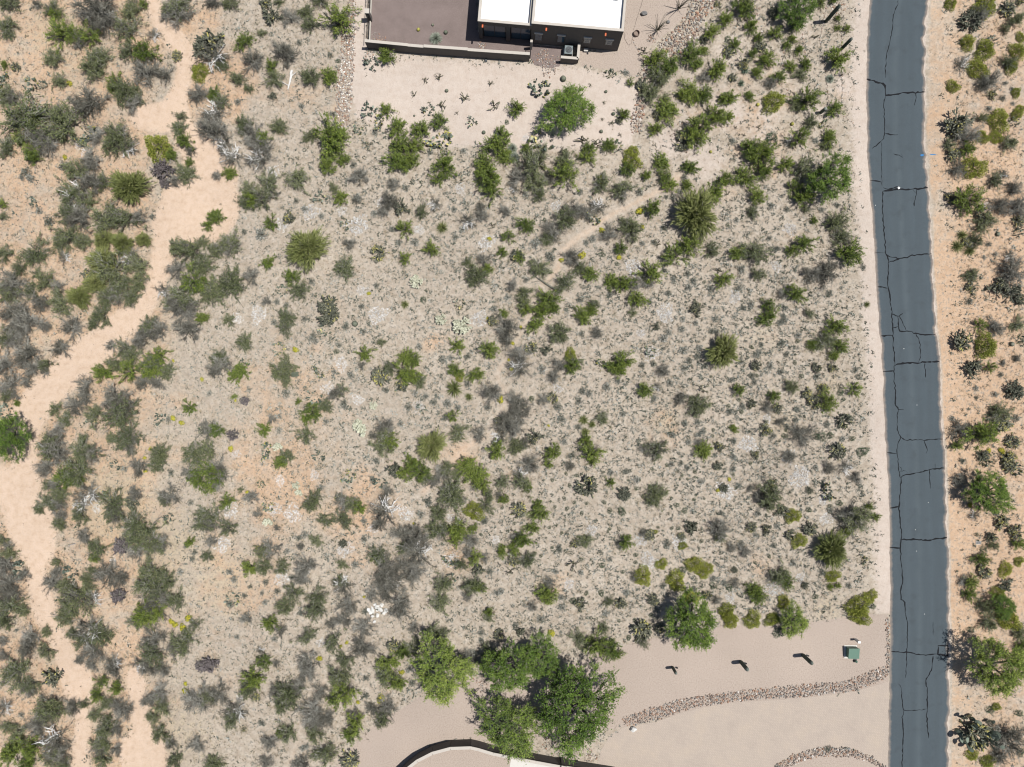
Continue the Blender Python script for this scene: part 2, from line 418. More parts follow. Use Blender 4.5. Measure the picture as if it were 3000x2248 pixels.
# ------------------------------------------------------------------ ground sheet
def build_ground():
    fx = np.arange(-60, 60.01, .36); fy = np.arange(-47, 47.01, .36)
    xs = np.concatenate([[-260, -160, -100, -75], fx, [75, 100, 160, 260]])
    ys = np.concatenate([[-260, -160, -100, -62], fy, [62, 100, 160, 260]])
    gx, gy = np.meshgrid(xs, ys)
    V = np.stack([gx, gy, np.zeros_like(gx)], -1).reshape(-1, 3)
    nx, ny = len(xs), len(ys)
    i = np.arange(nx - 1)[None] + (np.arange(ny - 1) * nx)[:, None]
    F = np.stack([i, i + 1, i + 1 + nx, i + nx], -1).reshape(-1, 4)
    X, Y = V[:, 0] / S + 1500, 1124 - V[:, 1] / S
    xl, xr = road_x(Y, ROAD_L), road_x(Y, ROAD_R)
    tr = np.maximum(soft(trail_d(X, Y) - 5, 16), .50 * soft(path_d(X, Y), 13))
    left = np.clip((700 - X) / 300, 0, 1) * .60
    orange = np.maximum(left, blobs(X, Y, [(850, 1180, 260, .55), (820, 1420, 230, .7), (1050, 1500, 200, .65), (700, 1700, 260, .55), (900, 300, 200, .45), (1000, 900, 200, .35), (2200, 350, 250, .5), (640, 250, 160, .8), (560, 60, 130, .7), (150, 200, 160, .55), (420, 130, 140, .75), (300, 1000, 120, .6), (120, 1400, 200, .7), (600, 1950, 300, .35),
                    (1270, 1010, 50, .6), (1950, 1250, 130, .45), (1900, 1060, 80, .25), (2330, 950, 120, .3), (2270, 980, 60, .3), (2010, 500, 90, .4), (1980, 330, 90, .4), (2140, 560, 60, .4), (2330, 700, 60, .35),
                    (1650, 1720, 120, .45), (1500, 1380, 60, .4), (1350, 1330, 70, .7), (1340, 1620, 90, .6), (1100, 1950, 200, .3), (2230, 1650, 90, .4), (1560, 2060, 60, .3), (250, 1930, 200, .5), (2480, 260, 40, .5)]))
    right = np.clip((X - xr) / 12, 0, 1)
    orange = np.maximum(orange, right * np.clip(.55 + .5 * blobs(X, Y, [(2800, 900, 160, 1), (2780, 1200, 220, 1), (2900, 740, 120, 1), (2930, 660, 80, 1), (2850, 480, 120, .6), (2870, 1650, 200, .8)]), 0, 1))
    yard = np.zeros_like(X)
    for p in (YARD, INYARD, ISLAND): yard = np.maximum(yard, soft(sdf(X, Y, p), 9))
    yard = np.maximum(yard, .9 * soft(sdf(X, Y, YARDTOP), 10))
    sh = np.clip(1.15 - (xl - X) / 70, 0, 1) * (X < xl + 30) * (Y < 1800)
    shr = np.clip(1.0 - (X - xr) / 14, 0, 1) * (X > xr - 30) * .7
    pad = np.maximum.reduce([soft(sdf(X, Y, PAD), 24), sh, shr, .8 * blobs(X, Y, SLOPE_BARE)])
    pad = pad * (1 - yard)
    straw = np.maximum(blobs(X, Y, [(250, 200, 200, .7), (160, 90, 150, .8), (330, 1480, 200, .9), (480, 1600, 200, .8), (480, 1750, 160, .7), (150, 1960, 150, .6), (650, 1700, 220, .7), (1600, 1720, 60, .8), (2230, 1000, 110, .6), (2300, 1250, 90, .7),
                    (1950, 1230, 80, .7), (2440, 1120, 70, .7), (2420, 1780, 90, .7), (500, 2150, 220, .7), (900, 1600, 250, .5), (330, 60, 120, .5), (1030, 1290, 150, .3), (740, 160, 120, .5), (120, 1000, 180, .6)]),
                    .15 + .35 * np.clip((900 - X) / 400, 0, 1))
    soil = np.stack([tr, orange, yard, pad], 1).astype(np.float32)
    g = Geo(); g.add(V, F)
    m, nt, b, out = new_mat('desert_soil', .95)
    tc = node(nt, 'ShaderNodeTexCoord'); co = tc.outputs['Object']
    at = node(nt, 'ShaderNodeAttribute', attribute_name='soil')
    st = node(nt, 'ShaderNodeAttribute', attribute_name='straw')
    sp = node(nt, 'ShaderNodeSeparateColor'); nt.links.new(at.outputs['Color'], sp.inputs[0])
    big = noise(nt, .35, 4, .6, co); mid = noise(nt, 1.6, 5, .65, co); fine = noise(nt, 9, 4, .7, co); grit = noise(nt, 34, 2, .6, co)
    def mask(a, nz, amt, lo=.35, hi=.65):
        x = mathn(nt, 'ADD', a, mathn(nt, 'MULTIPLY', mathn(nt, 'SUBTRACT', nz, .5), amt))
        r = nt.nodes.new('ShaderNodeMapRange'); r.interpolation_type = 'SMOOTHSTEP'
        nt.links.new(x, r.inputs[0]); r.inputs[1].default_value = lo; r.inputs[2].default_value = hi
        return r.outputs[0]
    gravel = ramp(nt, mid, [(.3, (.27, .222, .17)), (.5, (.36, .307, .245)), (.7, (.435, .38, .318))])
    oran = ramp(nt, mid, [(.3, (.37, .25, .16)), (.55, (.455, .32, .215)), (.75, (.49, .375, .275))])
    c = mixc(nt, mask(sp.outputs[1], big, 1.1, .3, .75), gravel, oran)
    strw = ramp(nt, fine, [(.3, (.31, .245, .16)), (.7, (.47, .385, .265))])
    c = mixc(nt, mathn(nt, 'MULTIPLY', mask(st.outputs['Fac'], mid, 1.5, .45, .9), .7), c, strw)
    padc = ramp(nt, mid, [(.3, (.405, .335, .28)), (.6, (.46, .395, .34)), (.8, (.43, .355, .29))])
    c = mixc(nt, mask(at.outputs['Alpha'], mid, .7, .3, .7), c, padc)
    sand = ramp(nt, mid, [(.25, (.40, .29, .205)), (.45, (.475, .358, .265)), (.62, (.51, .392, .30)), (.8, (.44, .325, .24))])
    c = mixc(nt, mask(sp.outputs[0], fine, .75, .3, .62), c, sand)
    yrd = ramp(nt, fine, [(.3, (.21, .165, .135)), (.5, (.35, .285, .235)), (.7, (.47, .395, .335))])
    yrd = mixc(nt, .3, yrd, ramp(nt, grit, [(.3, (.20, .165, .14)), (.7, (.46, .385, .33))]))
    c = mixc(nt, mask(sp.outputs[2], fine, .3, .35, .6), c, yrd)
    # grit: small dark and pale stones
    c = mixc(nt, mathn(nt, 'MULTIPLY', mask(fine, grit, .6, .53, .70), .5), c, (.19, .16, .135))
    c = mixc(nt, mathn(nt, 'MULTIPLY', mathn(nt, 'MULTIPLY', mask(noise(nt, 3.6, 4, .7, co), mid, .4, .50, .66), mathn(nt, 'SUBTRACT', 1.0, sp.outputs[0], True)), mathn(nt, 'MULTIPLY', mathn(nt, 'SUBTRACT', 1.0, at.outputs['Alpha'], True), mathn(nt, 'MULTIPLY', mathn(nt, 'SUBTRACT', 1.0, sp.outputs[2], True), .75))), c, (.20, .185, .155))
    c = mixc(nt, mathn(nt, 'MULTIPLY', mask(grit, fine, .5, .60, .76), .6), c, (.60, .55, .50))
    c = mixc(nt, .32, c, ramp(nt, noise(nt, .13, 3, .5, co), [(.3, (.40, .40, .40)), (.7, (.60, .60, .60))]), 'OVERLAY')
    nt.links.new(c, b.inputs['Base Color'])
    bp = node(nt, 'ShaderNodeBump'); bp.inputs['Strength'].default_value = .7; bp.inputs['Distance'].default_value = .07
    hh = mathn(nt, 'ADD', mathn(nt, 'MULTIPLY', noise(nt, 4.2, 4, .65, co), 1.0), mathn(nt, 'MULTIPLY', fine, .6))
    nt.links.new(hh, bp.inputs['Height']); nt.links.new(bp.outputs[0], b.inputs['Normal'])
    me = g.mesh('ground', m)
    a = me.color_attributes.new('soil', 'FLOAT_COLOR', 'POINT'); a.data.foreach_set('color', soil.ravel())
    a = me.attributes.new('straw', 'FLOAT', 'POINT'); a.data.foreach_set('value', straw.astype(np.float32))
    tag(link('ground', me), kind='structure')
build_ground()

# ------------------------------------------------------------------ road, driveway, court gravel
def resample(pts, step, rng=None, jit=0.0):
    p = np.array(pts, float)
    s = np.concatenate([[0], np.cumsum(np.hypot(*np.diff(p[:, :2], axis=0).T))])
    n = max(2, int(s[-1] / step) + 1)
    t = np.linspace(0, s[-1], n)
    q = np.stack([np.interp(t, s, p[:, k]) for k in range(p.shape[1])], 1)
    if rng is not None: q[1:-1, :2] += rng.normal(size=(n - 2, 2)) * jit
    return q

def smooth_edge(E, step, rng, jit):
    ys = np.arange(E[0][1], E[-1][1], step)
    a = np.array(E, float)
    x = np.interp(ys, a[:, 1], a[:, 0])
    k = np.ones(17) / 17
    xs = np.convolve(np.pad(x, 8, mode='edge'), k, 'valid')
    w = np.convolve(rng.normal(size=len(ys) + 8), np.ones(5) / 5, 'same')[4:-4] * jit
    return xs + w, ys

def build_road():
    rng = np.random.default_rng(5)
    xl, ys = smooth_edge(ROAD_L, 6, rng, 2.6)
    xr, _ = smooth_edge(ROAD_R, 6, rng, 5.0)
    g = Geo()
    n = len(ys)
    cols = 13
    V = []
    for k in range(cols):
        t = k / (cols - 1)
        V.append([P(a * (1 - t) + b_ * t, y, .012 + .02 * math.sin(math.pi * t)) for a, b_, y in zip(xl, xr, ys)])
    V = np.array(V).reshape(-1, 3)
    i = np.arange(n - 1)
    F = np.concatenate([np.stack([i + k * n, i + 1 + k * n, i + 1 + (k + 1) * n, i + (k + 1) * n], 1) for k in range(cols - 1)])
    g.add(V, F)
    m, nt, b, out = new_mat('road_asphalt', .85)
    tc = node(nt, 'ShaderNodeTexCoord'); co = tc.outputs['Object']
    mp = node(nt, 'ShaderNodeMapping'); mp.inputs['Scale'].default_value = (.9, .06, 1); nt.links.new(co, mp.inputs[0])
    st = noise(nt, 1.2, 4, .6, mp.outputs[0])
    fi = noise(nt, 26, 3, .7, co); bg_ = noise(nt, .5, 4, .6, co)
    c = ramp(nt, st, [(.3, (.038, .056, .067)), (.7, (.054, .076, .090))])
    c = mixc(nt, .35, c, ramp(nt, bg_, [(.3, (.044, .057, .066)), (.7, (.060, .079, .091))]))
    c = mixc(nt, .25, c, ramp(nt, fi, [(.3, (.04, .047, .052)), (.7, (.12, .13, .138))]))
    ed = node(nt, 'ShaderNodeAttribute', attribute_name='across')
    def band(x0, w, amt, col, c):            # wheel-worn strips and dust blown in from the edges
        dd = mathn(nt, 'ABSOLUTE', mathn(nt, 'SUBTRACT', ed.outputs['Fac'], x0))
        mk = mathn(nt, 'SUBTRACT', 1.0, mathn(nt, 'DIVIDE', dd, w), True)
        return mixc(nt, mathn(nt, 'MULTIPLY', mathn(nt, 'MULTIPLY', mk, mathn(nt, 'ADD', bg_, .1)), amt), c, col)
    for x0 in (.20, .38, .62, .80): c = band(x0, .09, .55, (.050, .062, .070), c)
    c = band(.5, .07, .5, (.078, .095, .103), c)
    dust = noise(nt, 2.2, 5, .7, co)
    for x0 in (0.0, 1.0):
        dd = mathn(nt, 'ABSOLUTE', mathn(nt, 'SUBTRACT', ed.outputs['Fac'], x0))
        mk = mathn(nt, 'SUBTRACT', mathn(nt, 'ADD', mathn(nt, 'SUBTRACT', 1.0, mathn(nt, 'DIVIDE', dd, .07)), mathn(nt, 'MULTIPLY', dust, .9)), .72, True)
        c = mixc(nt, mathn(nt, 'MULTIPLY', mk, .8), c, (.34, .26, .20))
    st2 = noise(nt, .9, 3, .5, co)
    c = mixc(nt, mathn(nt, 'MULTIPLY', mathn(nt, 'SUBTRACT', st2, .56, True), 2.2), c, (.040, .048, .053))
    nt.links.new(c, b.inputs['Base Color'])
    rme = g.mesh('road', m)
    at_ = rme.attributes.new('across', 'FLOAT', 'POINT'); at_.data.foreach_set('value', np.repeat(np.arange(cols) / (cols - 1), n).astype(np.float32))
    road = tag(link('road', rme), kind='structure')
    # crack sealant ribbons, surveyed tile by tile
    K = [(3.685, 0, 0, 'n', [(850, 0), (855, 50), (815, 110), (800, 190), (780, 380), (745, 520), (718, 610), (722, 680), (712, 760), (715, 840)]),
         (3.685, 0, 0, 'w', [(512, 855), (600, 880), (680, 905), (712, 940), (712, 1030), (800, 1025), (900, 1005), (1030, 1000), (1145, 995)]),
         (3.685, 0, 0, 'n', [(1040, 1000), (1045, 1070), (1025, 1140)]),
         (3.685, 0, 0, 'n', [(712, 1030), (710, 1075), (697, 1100), (703, 1250), (705, 1440), (690, 1510), (570, 1605)]),
         (3.685, 0, 0, 'm', [(708, 1445), (760, 1455), (850, 1458)]),
         (3.685, 0, 0, 't', [(670, 1540), (668, 1658), (672, 1900), (678, 2010)]),
         (3.685, 0, 450, 'm', [(548, 290), (610, 298), (670, 310)]),
         (3.685, 0, 450, 'm', [(690, 370), (750, 388), (860, 358)]),
         (3.685, 0, 450, 'w', [(688, 408), (750, 400), (850, 385), (950, 388), (1050, 383), (1172, 370)]),
         (3.685, 0, 450, 'm', [(1050, 390), (1045, 460), (1028, 520), (1024, 570)]),
         (3.685, 0, 450, 't', [(1010, 390), (1040, 430)]),
         (3.685, 0, 450, 'm', [(683, 410), (680, 480), (688, 570), (680, 620), (690, 740), (698, 850), (712, 970), (712, 1080), (735, 1110), (745, 1180), (740, 1400), (755, 1500), (775, 1658)]),
         (3.685, 0, 450, 'm', [(720, 1085), (760, 1115), (870, 1135), (960, 1115), (1040, 1095), (1212, 1080)]),
         (3.685, 0, 450, 'm', [(745, 1180), (800, 1160), (870, 1138)]),
         (3.685, 0, 450, 't', [(602, 1070), (712, 1072)]),
         (3.685, 0, 450, 'm', [(630, 1440), (700, 1445), (745, 1455)]),
         (3.685, 0, 450, 'n', [(800, 5), (860, 15), (885, 38), (890, 5)]),
         (3.685, 0, 900, 'm', [(780, 0), (778, 110), (795, 230), (798, 310), (803, 450), (820, 590), (815, 625)]),
         (3.685, 0, 900, 'm', [(780, 75), (830, 95), (870, 95), (900, 70)]),
         (3.685, 0, 900, 'm', [(845, 100), (855, 210), (870, 262), (985, 262), (1040, 285), (1130, 298), (1252, 297)]),
         (3.685, 0, 900, 'n', [(860, 95), (910, 190), (935, 250)]),
         (3.685, 0, 900, 'n', [(790, 225), (850, 210)]),
         (3.685, 0, 900, 'w', [(668, 310), (795, 308)]),
         (3.685, 0, 900, 'n', [(1040, 285), (1080, 350), (1092, 450), (1085, 570), (1070, 598)]),
         (3.685, 0, 900, 'w', [(1298, 585), (1200, 592), (1070, 600), (950, 605), (840, 612), (805, 640)]),
         (3.685, 0, 900, 'm', [(805, 640), (810, 800), (825, 920), (822, 1040), (855, 1110), (910, 1105)]),
         (3.685, 0, 900, 'n', [(1140, 600), (1138, 670), (1145, 760)]),
         (3.685, 0, 900, 'w', [(688, 695), (745, 690), (800, 688)]),
         (3.685, 0, 900, 'n', [(855, 1110), (835, 1170), (840, 1270), (850, 1350), (880, 1410), (850, 1460), (835, 1580), (850, 1658), (852, 1748), (870, 1788), (875, 1848)]),
         (3.685, 0, 900, 'm', [(870, 1380), (900, 1415), (950, 1440), (1050, 1432), (1150, 1438), (1240, 1425), (1340, 1425)]),
         (3.685, 0, 900, 'n', [(1130, 1440), (1150, 1480), (1162, 1540), (1150, 1580)]),
         (3.685, 0, 900, 'm', [(733, 1570), (835, 1585)]),
         (3.685, 0, 1350, 'm', [(1350, 80), (1200, 92), (1100, 125), (1000, 140), (900, 155), (880, 185), (885, 245), (872, 270), (880, 340), (865, 400), (862, 490), (870, 600), (872, 700), (885, 800), (885, 860), (875, 920), (880, 1080), (895, 1150), (900, 1310), (878, 1390), (885, 1490), (920, 1520), (930, 1658)]),
         (3.685, 0, 1350, 'n', [(1187, 95), (1190, 220), (1200, 300)]), (3.685, 0, 1350, 'n', [(1250, 35), (1250, 80)]),
         (3.685, 0, 1350, 'w', [(760, 512), (860, 495)]),
         (3.685, 0, 1350, 'w', [(885, 855), (1000, 850), (1120, 858), (1210, 860), (1240, 842), (1380, 830)]),
         (3.685, 0, 1350, 'w', [(760, 940), (875, 942)]),
         (3.685, 0, 1350, 't', [(862, 65), (885, 65), (885, 110), (865, 125)]), (3.685, 0, 1350, 't', [(885, 120), (925, 105), (950, 130)]),
         (2.115, 0, 1798, 'n', [(535, 0), (545, 60), (545, 200), (535, 400)]), (2.115, 0, 1798, 'm', [(445, 235), (540, 240), (640, 255), (735, 250)]),
         (2.115, 0, 1798, 'w', [(735, 197), (796, 200), (794, 260), (733, 255), (735, 197)]), (2.115, 0, 1798, 'm', [(735, 250), (796, 260)]),
         (2.115, 0, 1798, 'm', [(705, 262), (698, 340), (665, 400), (660, 430), (670, 480), (668, 590), (665, 640), (677, 770)]),
         (2.115, 0, 1798, 'n', [(490, 435), (510, 470), (515, 560), (525, 597), (590, 600), (665, 590)]),
         (2.115, 0, 1798, 'm', [(525, 597), (515, 640), (520, 740), (512, 952), (508, 1100)]), (2.115, 0, 1798, 't', [(705, 50), (705, 135)])]
    wid = {'t': .04, 'n': .07, 'm': .10, 'w': .15}
    for sc, ox, oy, w, pts in K:
        q = resample([(2400 + x / sc, oy + y / sc) for x, y in pts], 7, rng, .9)
        d = np.gradient(q, axis=0); d /= np.maximum(np.hypot(*d.T)[:, None], 1e-6)
        nn = np.stack([-d[:, 1], d[:, 0]], 1)
        ww = wid[w] / S * .5 * (1 + .35 * rng.normal(size=len(q)).clip(-1.5, 1.5))
        ww[0] *= .4; ww[-1] *= .4
        t = np.clip((q[:, 0] - road_x(q[:, 1], ROAD_L)) / (road_x(q[:, 1], ROAD_R) - road_x(q[:, 1], ROAD_L)), 0, 1)
        z = .0175 + .02 * np.sin(np.pi * t)
        A = np.stack([(q[:, 0] + nn[:, 0] * ww - 1500) * S, (1124 - q[:, 1] - nn[:, 1] * ww) * S, z], 1)
        B = np.stack([(q[:, 0] - nn[:, 0] * ww - 1500) * S, (1124 - q[:, 1] + nn[:, 1] * ww) * S, z], 1)
        gg = Geo(); i = np.arange(len(q) - 1); n_ = len(q)
        gg.add(np.concatenate([A, B]), np.stack([i, i + 1, i + 1 + n_, i + n_], 1))
        link('crack_sealant', gg.mesh('crack_sealant', M['sealant']), road)
    # painted survey marks and specks
    def disc(name, px, py, r, mat, z=.045, parent=road, n=12, sx=1, sy=1):
        gg = Geo(); a = np.linspace(0, 2 * np.pi, n, endpoint=False)
        x, y, _ = P(px, py)
        V = [(x, y, z)] + [(x + r * sx * math.cos(t) * (1 + .12 * rng.normal()), y + r * sy * math.sin(t) * (1 + .12 * rng.normal()), z) for t in a]
        gg.add(V, [(0, k + 1, (k + 1) % n + 1) for k in range(n)])
        return link(name, gg.mesh(name, mat), parent)
    disc('survey_marker', 2400 + 858 / 3.685, 450 + 373 / 3.685, .12, M['white_paint'])
    disc('blue_paint_mark', 2400 + 1110 / 3.685, 450 + 20 / 3.685, .10, M['blue_paint'], .03, sx=1.8)
    for x, y in ((1053, 900 * 3.685 + 1057), (1038, 1350 * 3.685 + 745), (912, 900 * 3.685 + 450), (1050, 1350 * 3.685 + 975), (1175, 1350 * 3.685 + 450), (605, 450 * 3.685 + 560), (1135, 1350 * 3.685 + 1655)):
        disc('paint_speck', 2400 + x / 3.685, y / 3.685, .032, M['white_paint'], .042)
    g2 = disc('blue_paint_mark', 2400 + 1225 / 3.685, 450 + 12 / 3.685, .1, M['blue_paint'], .008, None, sx=3.2, sy=.6)
    tag(g2, 'faint blue survey paint line on the dirt road shoulder', 'paint mark')
build_road()

def sheet(name, poly, z, mat, jit=0.0, step=None, seed=1):
    rng = np.random.default_rng(seed)
    q = np.array(poly, float)
    if step: q = resample(list(poly) + [poly[0]], step, rng, jit)[:-1]
    import bmesh
    bm = bmesh.new()
    vs = [bm.verts.new(P(x, y, z)) for x, y in q]
    f = bm.faces.new(vs)
    if f.normal.z < 0 or True:
        bm.normal_update()
        if f.normal.z < 0: f.normal_flip()
    bmesh.ops.triangulate(bm, faces=[f])
    me = bpy.data.meshes.new(name); bm.to_mesh(me); bm.free()
    me.materials.append(mat)
    return tag(link(name, me), kind='structure')

def paver_mat():
    m, nt, b, out = new_mat('concrete_pavers', .9)
    tc = node(nt, 'ShaderNodeTexCoord'); co = tc.outputs['Object']
    mp = node(nt, 'ShaderNodeMapping'); mp.inputs['Rotation'].default_value = (0, 0, .7); nt.links.new(co, mp.inputs[0])
    br = node(nt, 'ShaderNodeTexBrick'); nt.links.new(mp.outputs[0], br.inputs[0])
    br.inputs['Color1'].default_value = (.39, .325, .27, 1); br.inputs['Color2'].default_value = (.345, .29, .245, 1)
    br.inputs['Mortar'].default_value = (.25, .21, .175, 1); br.inputs['Scale'].default_value = 1.0
    br.inputs['Mortar Size'].default_value = .012; br.inputs['Brick Width'].default_value = .24; br.inputs['Row Height'].default_value = .12
    c = mixc(nt, .30, br.outputs[0], ramp(nt, noise(nt, .5, 4, .6, co), [(.3, (.29, .245, .21)), (.5, (.365, .31, .26)), (.7, (.42, .345, .265))]))
    nt.links.new(c, b.inputs['Base Color'])
    return m
sheet('driveway', DRIVE, .008, paver_mat(), .35, 9)
def court_mat():
    m, nt, b, out = new_mat('mauve_gravel', .95)
    tc = node(nt, 'ShaderNodeTexCoord'); co = tc.outputs['Object']
    f = noise(nt, 22, 3, .7, co); g_ = noise(nt, .6, 4, .6, co)
    c = ramp(nt, f, [(.3, (.095, .072, .064)), (.5, (.16, .125, .112)), (.75, (.31, .25, .225))])
    c = mixc(nt, .4, c, ramp(nt, g_, [(.3, (.12, .095, .09)), (.7, (.22, .175, .165))]))
    nt.links.new(c, b.inputs['Base Color'])
    return m
sheet('court_gravel', COURT, .006, court_mat(), .8, 8)
sheet('patio_slab', [(1498, 2217), (1560, 2230), (1640, 2248), (1660, 2330), (1480, 2330)], .009, M['concrete'])

# ------------------------------------------------------------------ plant builders (unit radius, base at the origin)
def lobes(rng, az):
    a = rng.uniform(0, 6.28, 4)
    r = 1 + .15 * np.sin(2 * az + a[0]) + .12 * np.sin(3 * az + a[1]) + .10 * np.sin(5 * az + a[2]) + .06 * np.sin(9 * az + a[3])
    return r / 1.12

def twigs(rng, n, R=1.0, Ht=1.0, lo=8, hi=82, K=5, wob=.05, flat=.2):
    az = rng.uniform(0, 2 * np.pi, n)
    ph = np.radians(lo + (hi - lo) * rng.uniform(0, 1, n) ** .75)
    rr = R * lobes(rng, az) * rng.uniform(.72, 1.0, n)
    tip = np.stack([rr * np.sin(ph) * np.cos(az), rr * np.sin(ph) * np.sin(az), Ht * (flat + (1 - flat) * np.cos(ph)) * rng.uniform(.75, 1, n)], 1)
    base = rng.normal(size=(n, 3)) * .07 * R; base[:, 2] = -.02
    midp = base * .4 + tip * .6; midp[:, :2] *= .82; midp[:, 2] += .16 * Ht
    t = np.linspace(0, 1, K)[None, :, None]
    p = base[:, None] * (1 - t) ** 2 + 2 * midp[:, None] * t * (1 - t) + tip[:, None] * t ** 2
    w = rng.normal(size=p.shape) * wob * R * t
    p = p + w
    p[:, 1:, 2] = np.maximum(p[:, 1:, 2], .03)
    return p

def along(p, idx, t):
    K = p.shape[1]
    f = t * (K - 1); i = np.minimum(f.astype(int), K - 2); u = (f - i)[:, None]
    a, b = p[idx, i], p[idx, i + 1]
    return a * (1 - u) + b * u, norm(b - a)

def tube_paths(g, p, r0, r1, tone, sides=3):
    n, K, _ = p.shape
    r = np.linspace(r0, r1, K)
    for k in range(K - 1):
        tubes(g, p[:, k], p[:, k + 1], r[k], r[k + 1], sides, tone)

def shrub(seed, n=26, sec=7, per=7, L=.11, W=.04, Ht=1.0, spread=.75, tmin=.35, stem=.016, tone=(.5, .22), hi=82, up=.35, seclen=.36, wob=.05, bare_frac=0.0, radial=.8):
    """woody shrub: stems + leafy twigs; returns (foliage, stems)"""
    rng = np.random.default_rng(seed)
    p = twigs(rng, n, 1, Ht, 6, hi, 5, wob)
    fo, st = Geo(), Geo()
    tube_paths(st, p, stem, stem * .35, rng.uniform(.2, .8, n))
    ns = n * sec
    idx = np.repeat(np.arange(n), sec); t = rng.uniform(tmin, 1, ns)
    b, d = along(p, idx, t)
    out = b.copy(); out[:, 2] *= .4; out = norm(out)
    sdv = norm(d * radial + out * .35 + rng.normal(size=(ns, 3)) * spread + [0, 0, .12])
    ln = seclen * rng.uniform(.5, 1.1, ns) * (1.15 - .5 * t)
    e = b + sdv * ln[:, None]; e[:, 2] = np.maximum(e[:, 2], .03)
    tubes(st, b, e, stem * .4, stem * .18, 3, np.repeat(rng.uniform(.3, .9, n), sec))
    dead = rng.uniform(size=n) < bare_frac
    keep = ~dead[idx]
    b, e, sdv = b[keep], e[keep], sdv[keep]
    m = len(b)
    if m and per:
        u = rng.uniform(.1, 1.08, (m, per, 1))
        c = (b[:, None] * (1 - u) + e[:, None] * u + rng.normal(size=(m, per, 3)) * .028).reshape(-1, 3)
        dd = (np.repeat(sdv, per, 0) + rng.normal(size=(m * per, 3)) * .45)
        clump = np.repeat(rng.normal(size=m) * tone[1] * .8, per)
        leaves(fo, c, dd, L * rng.uniform(.6, 1.3, m * per), W * rng.uniform(.7, 1.3, m * per), rng, np.clip(tone[0] + clump + rng.normal(size=m * per) * tone[1] * .6, 0, 1), up)
    return fo, st

def brush(seed, n=24, sec=12, ter=6, Ht=.75, stem=.026, hi=86, tone=.5):
    """leafless grey brush; returns stems only"""
    rng = np.random.default_rng(seed)
    p = twigs(rng, n, 1, Ht, 15, hi, 6, .07)
    g = Geo(); tn = rng.uniform(tone - .3, tone + .35, n)
    tube_paths(g, p, stem, stem * .3, tn)
    idx = np.repeat(np.arange(n), sec); t = rng.uniform(.25, 1, n * sec)
    b, d = along(p, idx, t)
    sv = norm(d + rng.normal(size=d.shape) * .75 + [0, 0, .1]); ln = rng.uniform(.16, .42, len(b))
    e = b + sv * ln[:, None]; e[:, 2] = np.maximum(e[:, 2], .02)
    tubes(g, b, e, stem * .42, stem * .2, 3, tn[idx] + rng.normal(size=len(b)) * .1)
    j = np.repeat(np.arange(len(b)), ter); u = rng.uniform(.2, 1, len(j))[:, None]
    b2 = b[j] * (1 - u) + e[j] * u
    s2 = norm(sv[j] + rng.normal(size=(len(j), 3)) * .8)
    e2 = b2 + s2 * rng.uniform(.07, .2, len(j))[:, None]; e2[:, 2] = np.maximum(e2[:, 2], .015)
    tubes(g, b2, e2, stem * .24, stem * .12, 3, tn[idx][j] + rng.normal(size=len(j)) * .15)
    return g

def snag(seed):
    """a few thick bleached branches lying over a dead bush"""
    rng = np.random.default_rng(seed)
    p = twigs(rng, 7, 1.0, .65, 40, 86, 7, .10)
    g = Geo(); tube_paths(g, p, .034, .012, rng.uniform(.7, 1, 7), 4)
    idx = np.repeat(np.arange(7), 5); t = rng.uniform(.35, 1, 35)
    b, d = along(p, idx, t); sv = norm(d + rng.normal(size=d.shape) * .6)
    e = b + sv * rng.uniform(.2, .5, 35)[:, None]; e[:, 2] = np.maximum(e[:, 2], .02)
    tubes(g, b, e, .015, .006, 3, rng.uniform(.6, 1, 35))
    return g

def broom(seed, n=620, Ht=1.15):
    """olive wand-stemmed broom: long arching green wands"""
    rng = np.random.default_rng(seed)
    p = twigs(rng, n, 1, Ht, 4, 80, 6, .028)
    fo, st = Geo(), Geo()
    tube_paths(st, p[:70], .016, .005, rng.uniform(.5, 1, 70))
    tube_paths(fo, p[70:], .008, .006, np.clip(rng.normal(.5, .2, n - 70), 0, 1))
    m = n * 13
    idx = rng.integers(0, n, m); t = rng.uniform(.3, 1, m)
    b, d = along(p, idx, t)
    tn = np.clip(rng.normal(.5, .2, n)[idx] + rng.normal(size=m) * .12, 0, 1)
    leaves(fo, b + rng.normal(size=(m, 3)) * .018, d + rng.normal(size=(m, 3)) * .2, rng.uniform(.12, .24, m), .017, rng, tn, .2)
    return fo, st

def dome(seed, n=420, L=.2, W=.075, Ht=.85, tone=(.5, .2), inner=.72):
    """dense rounded sub-shrub"""
    rng = np.random.default_rng(seed)
    d = norm(rng.normal(size=(n, 3))); d[:, 2] = np.abs(d[:, 2])
    az = np.arctan2(d[:, 1], d[:, 0])
    r = lobes(rng, az) * rng.uniform(inner, 1.0, n)
    c = d * r[:, None] * [1, 1, Ht] + [0, 0, .04]
    g = Geo()
    leaves(g, c, d + rng.normal(size=(n, 3)) * .55 + [0, 0, .2], L * rng.uniform(.7, 1.3, n), W * rng.uniform(.7, 1.3, n), rng, np.clip(rng.normal(tone[0], tone[1], n), 0, 1), .4)
    k = 14
    p = twigs(rng, k, .8, .7 * Ht, 5, 75, 3, .03); s = Geo(); tube_paths(s, p, .03, .012, rng.uniform(.2, .6, k))
    return g, s, c

